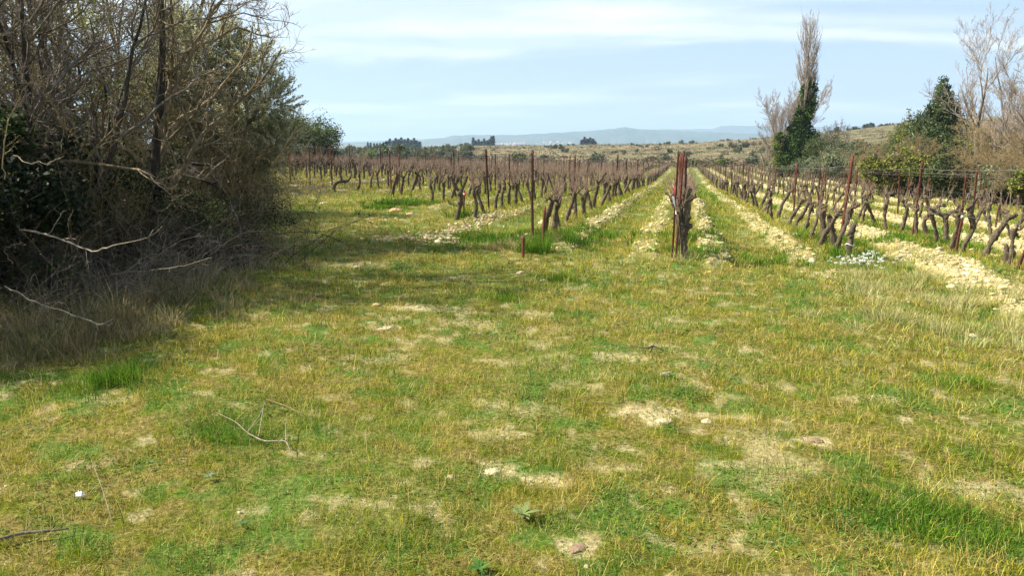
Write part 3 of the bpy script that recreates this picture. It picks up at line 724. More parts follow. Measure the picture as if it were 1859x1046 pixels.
shaped(1540, 470, [([(0, 0, -.05), (.0, 0, .15), (.02, 0, .32), (.03, 0, .5)], [.055, .05, .035, .045])], 'vine stump wrapped in white twine right of the tall red stake', seed=14, canes=5)
# ribbon on the first stake
def strip(pts, wdt, mat, name, parent=None, loc=None):
    p = np.array(pts, float); n = len(p); s = np.array([[wdt*math.cos(i*.7), wdt*.5*math.sin(i*1.1), 0] for i in range(n)])
    Vv = np.concatenate([p-s/2, p+s/2, p-s/2+[0, .004, 0], p+s/2+[0, .004, 0]]); qd = []
    for i in range(n-1):
        for a, b in ((0, n), (2*n, 3*n)): qd.append([a+i, b+i, b+i+1, a+i+1])
    return ob(name, mk(name, Vv, qd, None, mat), parent, loc)
rb = empty('ribbon', (-.09, 10.36, h1(-.09, 10.36))); tag(rb, 'torn red and white ribbon tied to the head stake of the middle row', 'ribbon')
strip([(-.01, 0, 1.0), (.0, -.05, .93), (-.02, -.06, .85), (.01, -.05, .80)], .020, M['red'], 'red_strip', rb)
strip([(-.03, -.07, .88), (-.01, -.08, .8), (.01, -.085, .73), (.02, -.08, .64)], .030, M['white'], 'white_strip', rb)
a = np.linspace(0, 2*math.pi, 13); ring = np.stack([np.cos(a)*.075-.0, np.sin(a)*.075, .47+.02*np.sin(a*2)], -1)[None]
V, q_, t_ = tubes(ring, np.full((1, 13), .009), 5, cap=False); tag(ob('vine_tie', mk('vine_tie', V, q_, None, M['tie']), loc=(.05, 10.5, h1(.05, 10.5))), 'dark rubber tie looped round the thick middle vine', 'tie')
ring = np.stack([np.cos(a)*.06, np.sin(a)*.06, .18+.015*np.sin(a*2)], -1)[None]; V, q_, t_ = tubes(ring, np.full((1, 13), .008), 5, cap=False)
x, y = unproj(1540, 470); tag(ob('vine_tie', mk('vine_tie', V, q_, None, M['white']), loc=(x, y, h1(x, y))), 'white twine looped round the stump right of the tall red stake', 'tie')

# ------------------------------------------------------------------ trees: builders
def bare_tree(seed, h=6., r0=.09, nl=(9, 8, 7, 5), up=.35, ang=(.35, .8), wob=.12, t0=.18, lr=(.35, .6), tw=.0035, lean=(0, 0), kinks=.16, stems=1, base_spread=.1):
    rng = np.random.default_rng(seed)
    P0 = np.column_stack([rng.normal(0, base_spread, stems)*(stems > 1), rng.normal(0, base_spread, stems)*(stems > 1), np.full(stems, -.2)])
    D0 = np.column_stack([rng.normal(lean[0], .22 if stems > 1 else .03, stems), rng.normal(lean[1], .22 if stems > 1 else .03, stems), np.ones(stems)])
    A, AR = grow(rng, P0, D0, rng.uniform(.85, 1.05, stems)*h, np.full(stems, r0), 14, wob*.55, (0, 0, .4), .18)
    gt_ = G(); V, q_, t_ = tubes(A, AR, 10, rough=roughness(rng, .05)); gt_.add(V, q_, t_)
    gb = G(); cur, cr_ = A, AR; ends = [A[:, -1]]; allb = []
    for lv, n in enumerate(nl):
        p, d, l, r = kids(rng, cur, cr_, n, t0 if lv == 0 else .15, 1, ang, lr if lv == 0 else (.3, .62), .62, minr=tw)
        keep = l > .06; p, d, l, r = p[keep], d[keep], l[keep], r[keep]
        m_ = (9, 7, 5, 4, 3)[lv]
        cur, cr_ = grow(rng, p, d, l, r, m_, kinks, (0, 0, up), .3)
        V, q_, t_ = tubes(cur, cr_, (6, 5, 4, 3, 3)[lv], cap=lv < 2); gb.add(V, q_, t_); allb.append((cur, cr_))
    return gt_, gb, allb, A, AR
def tree_meshes(seed, mat_t, mat_b, nt_='trunk', nb_='branches', **k):
    gt_, gb, allb, A, AR = bare_tree(seed, **k)
    return gt_.mesh(nt_, mat_t, True), gb.mesh(nb_, mat_b), allb
def place(name, parts, loc, label, cat, group=None, rz=0, s=(1, 1, 1), tilt=(0, 0)):
    r_ = empty(name, loc); r_.rotation_euler = (tilt[0], tilt[1], rz); r_.scale = s
    for nm, me in parts: ob(nm, me, r_)
    tag(r_, label, cat, group); return r_
def clump_foliage(rng, blobs, nleaf, L_, W_, pal, wts, fill=.55, gap=.5, dirs=None, nsub=None, shell=.5):
    """leaves gathered in sprays scattered through irregular lobes"""
    g = G()
    for (cx0, cy0, cz0, rx, ry, rz_) in blobs:
        vol = (rx*ry*rz_)**(1/3.); nsp = nsub or max(6, int(60*vol**1.3))
        d = nrm(rng.normal(0, 1, (nsp, 3))); rad = rng.uniform(shell, 1.0, (nsp, 1))**.6
        rad = rad*(1+rng.normal(0, .13, (nsp, 1)))
        cen = np.array([cx0, cy0, cz0])+d*rad*[rx, ry, rz_]
        per = max(3, int(nleaf/len(blobs)/nsp)); sz = vol*rng.uniform(.10, .26, nsp)
        C_ = np.repeat(cen, per, 0)+rng.normal(0, 1, (nsp*per, 3))*np.repeat(sz, per)[:, None]
        tone = np.repeat(rng.uniform(.62, 1.3, nsp), per)[:, None]
        col = pick(rng, nsp, pal, wts); col = np.repeat(col, per, 0)*tone
        V, q_, c_ = leaves(rng, C_, np.full(len(C_), L_), np.full(len(C_), W_), col=col, dirs=None if dirs is None else np.broadcast_to(dirs, (len(C_), 3)))
        g.add(V, q_, col=c_)
    return g
def gz(x, y): return h1(x, y)

# palettes (linear)
OLV = [(.17, .19, .10), (.25, .27, .15), (.10, .12, .06), (.36, .37, .23)]
IVY = [(.035, .07, .014), (.07, .12, .022), (.12, .18, .035), (.02, .038, .01)]
EVG = [(.06, .085, .03), (.10, .13, .04), (.16, .19, .065), (.035, .05, .02)]
DIV = [(.018, .032, .010), (.035, .055, .014), (.06, .09, .02), (.012, .02, .008)]
YGR = [(.18, .20, .035), (.26, .27, .06), (.12, .14, .03)]
BRN = [(.15, .11, .07), (.22, .16, .10), (.10, .075, .05)]

# ------------------------------------------------------------------ thicket on the left
TA = [tree_meshes(400, M['bark_dark'], M['bark_mid'], h=6.2, r0=.10, nl=(9, 8, 7, 3), kinks=.2, ang=(.4, .95), up=.25, tw=.0042),
      tree_meshes(401, M['bark_dark'], M['bark_grey'], h=5.6, r0=.07, nl=(9, 8, 6, 3), tw=.0042, kinks=.22, ang=(.3, .8), up=.45, stems=2),
      tree_meshes(402, M['bark_dark'], M['bark_mid'], h=5.0, r0=.05, nl=(8, 7, 6, 3), tw=.004, kinks=.24, ang=(.5, 1.1), up=.2, stems=3, base_spread=.25)]
def tree_at(px, D, v, label, s=1., rz=0, tilt=(0, 0), group='bare trees of the thicket', dz=0):
    x, y = at(px, D); p = TA[v]
    return place('bare_tree', [('trunk', p[0]), ('branches', p[1])], (x, y, gz(x, y)+dz), label, 'tree', group, rz, (s, s, s), tilt)
tree_at(292, 8.8, 0, 'tall bare tree with straight black trunk in the middle of the thicket', .80, .4)
tree_at(190, 9.0, 1, 'bare grey tree forking low into two stems left of the black trunk', .78, 1.9)
tree_at(95, 8.0, 1, 'bare twin-stemmed tree at the left side of the thicket', .75, 4.0)
tree_at(20, 7.6, 0, 'bare tree cut by the left edge of the photo', .72, 2.2)
tree_at(150, 11.5, 0, 'dark bare tree deeper in the thicket behind the forked one', .85, 5.0)
tree_at(60, 11.5, 2, 'many-stemmed bare tree deep at the left of the thicket', 1.05, 1.0)
tree_at(230, 13.5, 2, 'many-stemmed bare tree behind the black trunk', 1.1, 3.3)
tree_at(300, 15.5, 1, 'bare tree rising left of the olive crown', .85, .2)
tree_at(372, 12.0, 2, 'slim bare shrubby tree at the right edge of the thicket', .5, 2.1)
tree_at(405, 14.2, 1, 'low bare tree behind the olive crown at the thicket edge', .55, 3.6)
tree_at(338, 11.6, 2, 'bare tree with thin upright rods right of the black trunk', .75, 5.3)
tree_at(120, 16, 0, 'distant bare tree at the back left of the thicket', 1.05, 3.9)
tree_at(10, 17, 1, 'distant bare tree behind the left edge of the thicket', 1.1, 2.9)
tree_at(260, 19, 0, 'tall bare tree at the back of the thicket', 1.0, 4.4)
# thick drooping limb on the black-trunk tree and broad low limbs: a fallen limb of its own
def limb(name, pts, rad, mat, label, cat, nk=(8, 5), seed=1, lens=(.25, .5), leafy=None, group=None):
    rng = np.random.default_rng(seed); p = np.array(pts, float); o_ = p[0].copy(); p = p-o_
    t = np.linspace(0, len(p)-1, (len(p)-1)*5+1); q_ = np.stack([np.interp(t, np.arange(len(p)), p[:, c]) for c in range(3)], -1)
    for _ in range(2): q_[1:-1] = (q_[:-2]+2*q_[1:-1]+q_[2:])/4
    q_[1:-1] += rng.normal(0, .004, (len(q_)-2, 3))+np.cumsum(rng.normal(0, .006, (len(q_)-2, 3)), 0)*(name == 'dead_branch'); rr = np.interp(t, np.arange(len(p)), rad)*(.42 if name == 'dead_branch' else 1)
    g = G(); V, qq, tt = tubes(q_[None], rr[None], 8, rough=roughness(rng, .08)); g.add(V, qq, tt)
    cur, cr_ = q_[None], rr[None]
    for n in nk:
        a, d, l, r = kids(rng, cur, cr_, n, .2, 1, (.5, 1.2), lens, .55, minr=.0022); cur, cr_ = grow(rng, a, d, l, r, 6, .22, (0, 0, .1), .3)
        V, qq, tt = tubes(cur, cr_, 4); g.add(V, qq, tt)
    return tag(ob(name, g.mesh(name, mat), loc=o_), label, cat, group)
def W3(px, py, D):
    x, y = at(px, D); 
    b = (CY-py)/F; dep = D/(math.cos(PITCH)+b*math.sin(PITCH)); z = EYE+dep*(b*math.cos(PITCH)-math.sin(PITCH)); return (x, y, z)
limb('fallen_limb', [W3(300, 235, 10.1), W3(325, 275, 9.9), W3(350, 290, 9.7), W3(372, 318, 9.5), W3(405, 336, 9.3)], [.05, .05, .045, .05, .035], M['bark_dark'],
     'thick dark limb slanting down to the right from the black trunk', 'branch', (3,), 3, (.2, .4))
limb('dead_branch', [W3(60, 418, 6.3), W3(110, 420, 6.1), W3(150, 430, 6.0), W3(190, 446, 5.9), W3(235, 430, 5.8), W3(298, 417, 5.7)], [.022, .02, .018, .017, .010, .005], M['bark_pale'],
     'long pale dead branch arching low across the dark thicket', 'branch', (4, 3), 5, (.12, .3), group='dead branches lying in the thicket')
limb('dead_branch', [W3(25, 520, 5.6), W3(70, 548, 5.3), W3(120, 559, 5.2), W3(160, 572, 5.1), W3(215, 580, 5.0)], [.011, .010, .009, .008, .004], M['bark_pale'],
     'thin pale dead branch lying above the dry grass at far left', 'branch', (5, 3), 6, (.12, .3), group='dead branches lying in the thicket')
limb('dead_branch', [W3(40, 478, 6.2), W3(28, 460, 6.0), W3(40, 446, 5.9), W3(65, 440, 5.9)], [.010, .009, .008, .005], M['bark_pale'], 'small hooked pale twig at the left edge of the thicket', 'branch', (2,), 7, (.1, .2), group='dead branches lying in the thicket')
limb('dead_branch', [W3(210, 498, 6.8), W3(280, 490, 6.7), W3(330, 486, 6.6), W3(395, 468, 6.5)], [.009, .008, .007, .004], M['bark_pale'], 'long thin pale stick crossing the middle of the thicket foot', 'branch', (3,), 8, (.1, .25), group='dead branches lying in the thicket')
limb('dead_branch', [W3(330, 500, 7.6), W3(400, 460, 7.4), W3(450, 440, 7.4), W3(525, 430, 7.4)], [.014, .012, .010, .004], M['bark_dark'], 'dark forked dead branch reaching right out of the thicket over the grass', 'branch', (6, 4), 9, (.2, .45), group='dead branches lying in the thicket')
limb('dead_branch', [W3(445, 440, 7.9), W3(440, 395, 7.9), W3(430, 350, 7.9), W3(400, 300, 7.9)], [.012, .010, .008, .004], M['bark_grey'], 'upright grey dead branch at the right edge of the thicket', 'branch', (8, 5), 10, (.2, .5), group='dead branches lying in the thicket')
limb('dead_branch', [W3(55, 325, 5.0), W3(62, 270, 5.0), W3(80, 215, 5.0), W3(110, 160, 5.0)], [.009, .008, .006, .003], M['twig_warm'], 'slender reddish upright shoot standing before the ivy at the left', 'branch', (6, 3), 11, (.15, .35), group='dead branches lying in the thicket')
limb('dead_branch', [W3(70, 282, 5.6), W3(95, 296, 5.5), W3(120, 296, 5.5), W3(150, 285, 5.4)], [.008, .007, .006, .003], M['bark_pale'], 'short curved pale twig lying across the ivy at the left', 'branch', (3,), 12, (.1, .2), group='dead branches lying in the thicket')

# tangles of bramble and twig: arching rods
def tangle(seed, n=95, h=1.5, spread=.75, mat=None, r=.0042, side=6, arch=-1.1, up=1.5):
    rng = np.random.default_rng(seed); g = G()
    p = np.column_stack([rng.normal(0, spread*.55, n), rng.normal(0, spread*.55, n), np.full(n, -.05)])
    d = np.column_stack([rng.normal(0, .6, n), rng.normal(0, .6, n), np.full(n, up)])
    A, AR = grow(rng, p, d, rng.uniform(.5, 1.3, n)*h, np.full(n, r), 8, .17, (0, 0, arch), .4); V, q_, t_ = tubes(A, AR, 4, cap=False); g.add(V, q_)
    a, d, l, rr = kids(rng, A, AR, side, .2, 1, (.4, 1.1), (.15, .45), .6, minr=.0017); B_, BR = grow(rng, a, d, l, rr, 4, .25, (0, 0, 0), .4); V, q_, t_ = tubes(B_, BR, 3, cap=False); g.add(V, q_)
    a, d, l, rr = kids(rng, B_, BR, 3, .2, 1, (.4, 1.1), (.2, .55), .7, minr=.0013); C_, CR = grow(rng, a, d, l, rr, 3, .3, (0, 0, 0), .4); V, q_, t_ = tubes(C_, CR, 3, cap=False); g.add(V, q_)
    return g, C_
TG = {}
for nm, sd_, mt, kw in (('dark', 500, 'bark_dark', {}), ('grey', 501, 'bark_grey', dict(n=80)), ('warm', 502, 'twig_warm', dict(n=170, h=1.8, up=3.2, arch=.2, spread=.6)), ('pale', 503, 'bark_pale', dict(n=36, h=1.1, side=4))):
    g, e = tangle(sd_, **kw); tw = g.mesh('twigs', M[mt]); rng = np.random.default_rng(sd_)
    e = e[:, -1]; e = e[rng.random(len(e)) < dict(dark=.35, grey=.2, warm=.22, pale=0.0)[nm]]
    lf = None
    if len(e):
        V, q_, c_ = leaves(rng, np.repeat(e, 2, 0)+rng.normal(0, .015, (len(e)*2, 3)), .035, .018, col=pick(rng, len(e)*2, [(.05, .06, .02), (.10, .10, .03), (.14, .12, .05), (.03, .04, .015)], [4, 3, 2, 3]))
        lf = mk('leaves', V, q_, None, M['leaf'], c_)
    TG[nm] = (tw, lf)
trg = np.random.default_rng(8)
def tangle_at(px, D, kind, label, s=1., sz=1.):
    x, y = at(px, D); parts = [('twigs', TG[kind][0])]+([('leaves', TG[kind][1])] if TG[kind][1] else [])
    return place('bramble_bush' if kind != 'warm' else 'broom_shrub', parts, (x, y, gz(x, y)), label, 'bush', 'bushes making up the thicket', trg.uniform(0, 6.28), (s, s, s*sz))
TL = {'dark': 'dark tangle of bramble', 'grey': 'grey twiggy tangle', 'warm': 'brownish upright broom-like shrub', 'pale': 'pale dry bramble'}
spots = [(15, 7.2, 'dark', .8, .8), (110, 7.6, 'grey', .75, .75), (200, 8.0, 'dark', .8, .75), (265, 8.7, 'grey', .7, .6), (350, 9.3, 'dark', .8, .8), (405, 10.2, 'grey', .75, .8), (60, 7.9, 'grey', 1.0, 1.0), (160, 8.4, 'warm', 1.0, .8),
         (250, 9.6, 'grey', 1.0, 1.0), (330, 9.8, 'dark', 1.2, 1.2), (400, 11.0, 'warm', 1.1, 1.05), (430, 12.5, 'warm', 1.0, .9), (410, 15.0, 'warm', 1.2, .95), (425, 17, 'warm', 1.0, .8), (425, 20, 'warm', 1.2, .7), (100, 10, 'grey', 1.4, 1.2),
         (200, 11, 'warm', 1.3, 1.1), (310, 12.5, 'grey', 1.3, 1.2), (345, 15, 'grey', 1.3, 1.2), (0, 9.5, 'grey', 1.4, 1.2), (430, 24, 'warm', 1.2, .8), (445, 28, 'warm', 1.3, .8), (385, 9.0, 'pale', .8, .8), (290, 8.0, 'pale', .8, .8), (150, 7.2, 'pale', .8, .8), (330, 8.6, 'pale', .85, 1.1), (90, 7.0, 'pale', .9, 1.2), (250, 7.9, 'pale', .8, 1.2), (415, 10.0, 'pale', .8, 1.2),
         (40, 6.8, 'pale', .8, .8), (220, 7.6, 'pale', .8, .9), (445, 10.2, 'pale', .7, .7), (-60, 6.6, 'dark', 1.0, 1.0), (370, 20, 'dark', 1.5, 1.2)]
used_ = {}
PLC = ['at the far left edge', 'left of the black trunk', 'below the black trunk', 'right of the black trunk', 'under the olive crown', 'outside the left edge']
for n, (px, D, kd, s, sz) in enumerate(spots):
    wh = PLC[5] if px < 0 else PLC[0] if px < 90 else PLC[1] if px < 230 else PLC[2] if px < 320 else PLC[3] if px < 390 else PLC[4]
    dp = 'nearest the grass' if D < 7 else 'in the front row' if D < 9 else 'in the middle depth' if D < 12 else 'deep in the thicket' if D < 18 else 'far back along the track'
    lb = '%s %s, %s' % (TL[kd], wh, dp); used_[lb] = used_.get(lb, 0)+1
    if used_[lb] > 1: lb = '%s, %s one' % (lb, ordn(used_[lb]))
    tangle_at(px, D, kd, lb, s, sz)

# ivy-smothered stumps and dark evergreen bushes inside the thicket
rng = np.random.default_rng(12)
def leafy(name, blobs, nleaf, L_, W_, pal, wts, px, D, label, cat='bush', group=None, mat='leaf', trunk=None, rz=0, xy=None, shell=.5):
    x, y = at(px, D) if xy is None else xy
    r_ = empty(name, (x, y, gz(x, y))); r_.rotation_euler = (0, 0, YAW+rz)
    g = clump_foliage(rng, blobs, nleaf, L_, W_, pal, wts, shell=shell); ob('crown', g.mesh('crown', M[mat]), r_)
    bl = np.array(blobs, float); g2 = G(); n = min(len(bl), 9)
    P0 = np.zeros((n, 3)); P0[:, 2] = -.1; P0[:, :2] = rng.normal(0, .05, (n, 2)); tgt = bl[:n, :3]
    m_ = 6; t = np.linspace(0, 1, m_+1)[None, :, None]; bend = np.sin(t*math.pi)*rng.normal(0, .06, (n, 1, 3))*np.linalg.norm(tgt, axis=1)[:, None, None]
    pts = P0[:, None]+(tgt-P0)[:, None]*t+bend; r0 = trunk or .03
    V, q_, t_ = tubes(pts, np.linspace(1, .25, m_+1)[None]*np.full((n, 1), r0), 7); g2.add(V, q_, t_)
    a, d, l, rr = kids(rng, pts, np.linspace(1, .25, m_+1)[None]*np.full((n, 1), r0), 7, .4, 1, (.3, .9), (.2, .5), .6, minr=.003); B_, BR = grow(rng, a, d, l, rr, 4, .2, (0, 0, .2), .3); V, q_, t_ = tubes(B_, BR, 4); g2.add(V, q_, t_)
    ob('trunk', g2.mesh('trunk', M['bark_dark']), r_); return tag(r_, label, cat, group)
leafy('ivy_bush', [(0, 0, .6, .5, .5, .7), (.2, .1, 1.2, .45, .45, .5), (-.2, 0, 1.6, .35, .35, .4), (-.5, 0, .9, .5, .5, .8)], 9000, .05, .045, DIV, [3, 2, .4, 4], 45, 7.0, 'black-green ivy heap at the left of the thicket', mat='ivy')
leafy('ivy_bush', [(0, 0, .5, .6, .5, .6), (.3, .1, 1.0, .55, .45, .6), (-.4, 0, 1.2, .45, .45, .6)], 7000, .05, .04, DIV, [3, 1, .2, 5], 160, 8.4, 'dark ivy-covered mound left of the black trunk', mat='ivy')
leafy('evergreen_bush', [(0, 0, .6, .9, .7, .8), (.7, .2, .5, .7, .6, .6), (-.7, 0, .8, .8, .6, .9), (.1, 0, 1.3, .8, .6, .7)], 9000, .055, .03, EVG, [4, 2, .5, 4], 250, 9.6, 'dark evergreen undergrowth behind the black trunk foot')
leafy('evergreen_bush', [(0, 0, .5, .8, .7, .6), (.7, .2, .5, .6, .6, .5), (-.7, 0, .6, .8, .6, .8)], 6500, .05, .028, EVG, [4, 2, .5, 4], 350, 10.8, 'dark evergreen undergrowth right of the black trunk')
leafy('evergreen_bush', [(0, 0, .9, 1.2, .8, 1.1), (1.2, .2, .8, 1.1, .8, 1.0), (-1.2, 0, 1.1, 1.2, .8, 1.3), (.1, 0, 2.1, 1.0, .8, .8)], 12000, .07, .04, EVG, [4, 2, .6, 3], 120, 13.5, 'broad dark evergreen filling the back left of the thicket')
leafy('evergreen_bush', [(0, 0, .9, 1.3, .8, 1.0), (1.3, .2, .7, 1.1, .8, .8), (-1.3, 0, .9, 1.2, .8, 1.0)], 9000, .07, .04, EVG, [3, 3, 1, 2], 320, 16.5, 'broad dark evergreen filling the back of the thicket under the olive', shell=.3)
leafy('yellow_green_shrub', [(0, 0, 2.0, .9, .7, .6), (.8, 0, 2.3, .7, .6, .5), (-.7, 0, 2.5, .7, .6, .5), (0, 0, 3.1, .8, .6, .5), (.9, 0, 3.0, .5, .5, .4)], 3600, .035, .02, YGR, [3, 2, 3], 80, 9.2, 'loose yellow-green lichened twigs high at the left of the thicket', shell=.1)
leafy('dark_pine', [(0, 0, 3.6, .9, .8, .7), (.4, 0, 4.4, .6, .6, .6), (-.6, 0, 4.2, .6, .6, .5)], 3500, .09, .010, [(.04, .09, .06), (.06, .12, .08), (.10, .15, .10)], [3, 2, 1], 105, 13.0, 'blue-green pine crown glimpsed at the top left', 'tree', shell=.1)

for px_, D_, hh_, lb in [(-300, 5.6, .8, 'low dark evergreen added for shade past the left edge, nearest the lawn'), (-480, 5.0, .85, 'low dark evergreen added for shade well outside the left edge, next to the lawn'), (-190, 7.6, 1.0, 'dark evergreen added for shade at the left edge, nearest of those outside'), (-330, 7.0, 1.15, 'dark evergreen added for shade beyond the left edge, second of those outside'), (-300, 10.0, 1.4, 'taller dark evergreen added for shade beyond the left edge, third of those outside'), (-600, 8.0, 1.4, 'dark evergreen added for shade well past the left edge, fourth of those outside')]:  # out-of-view evergreens, added to keep the sun off the thicket foot
    leafy('evergreen_bush', [(0, 0, .9*hh_, .8, .8, .9*hh_), (.5, .2, 1.5*hh_, .8, .7, .6*hh_), (-.6, 0, 1.6*hh_, .8, .7, .7*hh_), (0, .3, 2.2*hh_, .7, .7, .5*hh_)], 11000, .05, .032, DIV, [4, 2, .5, 3], px_, D_, lb)
leafy('evergreen_tree', [(0, 0, 2.2, .9, .8, .8), (.6, .2, 1.7, .7, .7, .6), (-.6, 0, 2.6, .8, .7, .7), (.3, 0, 3.0, .7, .6, .6), (-.3, .2, 3.5, .6, .6, .4)], 9000, .06, .03, OLV, [3, 2, 3, .5], 345, 12.2, 'loose olive-green tree added behind the black trunk to shade the track', 'tree', shell=.2)  # added tree, placed to throw shadow on the left track
leafy('evergreen_tree', [(0, 0, 2.0, .9, .8, .8), (.5, .2, 2.8, .7, .7, .6), (-.6, 0, 2.6, .8, .7, .7), (0, 0, 3.6, .7, .6, .5)], 7000, .06, .03, OLV+EVG, [2, 1, 3, .5, 2, 1, 0, 1], 380, 17.5, 'loose olive-green tree added for shade behind the olive at the back of the thicket', 'tree', shell=.2)  # second added tree, thickens that shadow from farther back
# olive tree: dense right part, loose shoots on top
def olive(px, D, label):
    x, y = at(px, D); r_ = empty('olive_tree', (x, y, gz(x, y))); r_.rotation_euler = (0, 0, YAW)
    rg = np.random.default_rng(31)
    g = G(); P0 = np.array([[0, 0, -.2], [.1, 0, -.2], [-.12, .1, -.2]]); A, AR = grow(rg, P0, [[.25, 0, 1], [-.1, .1, 1], [.02, -.2, 1]], [3.0, 3.4, 3.2], [.12, .10, .1], 10, .12, (0, 0, .3), .35); V, q_, t_ = tubes(A, AR, 9, rough=roughness(rg, .07)); g.add(V, q_, t_)
    ob('trunk', g.mesh('trunk', M['bark_grey'], True), r_)
    blobs = [(.95, 0, 3.05, .75, .7, .65), (.62, 0, 3.75, .75, .7, .6), (-.4, 0, 3.9, .9, .8, .7), (1.15, 0, 2.35, .5, .6, .4), (.5, -.3, 2.6, .8, .7, .6), (-.5, 0, 2.9, 1.0, .9, .9), (.1, 0, 2.0, .8, .7, .5), (-1.2, 0, 3.4, .8, .8, .9), (-.9, .2, 4.5, .6, .6, .5), (.55, 0, 1.75, .35, .4, .25), (.9, 0, 1.85, .3, .3, .25), (.2, .1, 4.35, .35, .35, .3)]
    gb = G(); gl = G()
    for (a, b, c, rx, ry, rz_) in blobs:
        n = int(330*rx*rz_+60); d = nrm(rg.normal(0, 1, (n, 3))); ctr = np.array([a, b, c])+d*rg.uniform(.15, .75, (n, 1))*[rx, ry, rz_]
        dr = nrm(d+[0, 0, .45]); A, AR = grow(rg, ctr, dr, rg.uniform(.22, .55, n)*(.6+.6*rx), np.full(n, .004), 7, .13, (0, 0, .15), .4); V, q_, t_ = tubes(A, AR, 3, cap=False); gb.add(V, q_)
        k = 40; t = rg.uniform(.05, 1, (n, k))*7; ii = np.minimum(t.astype(int), 6); f = (t-ii)[..., None]; bi = np.arange(n)[:, None]
        pos_ = (A[bi, ii]*(1-f)+A[bi, ii+1]*f).reshape(-1, 3); dd = np.repeat(nrm(A[:, -1]-A[:, 0]), k, 0)
        col = np.repeat(pick(rg, n, [(.42, .41, .21), (.54, .52, .31), (.32, .32, .15), (.64, .62, .44)], [3, 3, 2, 1.6])*rg.uniform(.75, 1.25, (n, 1)), k, 0)
        V, q_, c_ = leaves(rg, pos_+rg.normal(0, .014, pos_.shape), np.full(len(pos_), .062), np.full(len(pos_), .018), col=col, dirs=dd*1.3); gl.add(V, q_, col=c_)
    # inner limbs
    tg = np.array([b_[:3] for b_ in blobs]); t = np.linspace(0, 1, 8)[None, :, None]; P0 = np.tile([[.05, 0, 1.3]], (len(tg), 1)); pts = P0[:, None]+(tg-P0)[:, None]*t+np.sin(t*math.pi)*rg.normal(0, .12, (len(tg), 1, 3))
    V, q_, t_ = tubes(pts, np.linspace(.055, .012, 8)[None]*np.ones((len(tg), 1)), 6); gb.add(V, q_, t_)
    cr_ = ob('crown', gl.mesh('crown', M['olive_leaf']), r_); ob('branches', gb.mesh('branches', M['bark_grey']), r_)
    r_.scale = (.70, .70, .74); tag(r_, label, 'olive tree')
olive(424, 11.6, 'grey-green olive tree leaning out of the right side of the thicket')

# ------------------------------------------------------------------ far end of the thicket: hedge behind the vines (left)
SC_ = 1.0
def blobset(rg, w_, h_, n, d=1.):
    return [(rg.uniform(-w_, w_), rg.uniform(-d, d)*.5*w_, h_*rg.uniform(.25, .8), w_*rg.uniform(.3, .5), w_*rg.uniform(.3, .5), h_*rg.uniform(.18, .35)) for _ in range(n)]
BW = np.random.default_rng(44)
for px, D, w_, h_, pal, wt, lab in [(505, 66, 3.6, 4.3, EVG, [2, 3, 2, 1], 'rounded evergreen bush behind the far left vine rows'), (465, 60, 3.2, 3.6, EVG, [3, 3, 1, 1], 'dark evergreen bush beside the thicket behind the vines'),
                                   (540, 70, 2.6, 3.2, EVG, [3, 3, 1, 2], 'low dark evergreen at the right end of the left hedge'), (430, 50, 3, 3.4, EVG, [2, 3, 2, 1], 'evergreen bush under the olive crown at the field edge')]:
    leafy('evergreen_bush', blobset(BW, w_*1.15, h_, 14), 20000, .19, .13, pal, wt, px, D, lab, 'bush', 'hedge bushes at the left back of the vineyard', trunk=.08)
BT = tree_meshes(410, M['bark_grey'], M['twig_warm'], h=4.6, r0=.07, nl=(9, 8, 6), up=.5, ang=(.3, .8), tw=.007, stems=3, base_spread=.4)
for px, D, s, lab in [(555, 68, .95, 'bare pale shrub at the right end of the left hedge'), (572, 72, .8, 'small bare shrub where the left hedge dies out'), (535, 74, 1.25, 'bare twiggy tree rising above the left hedge'), (590, 76, .6, 'lowest bare shrub at the end of the left hedge'), (485, 72, 1.35, 'spindly tree top above the evergreen hedge')]:
    x, y = at(px, D); place('bare_shrub', [('trunk', BT[0]), ('branches', BT[1])], (x, y, gz(x, y)), lab, 'shrub', 'bare shrubs in the left hedge', trg.uniform(0, 6), (s, s, s))

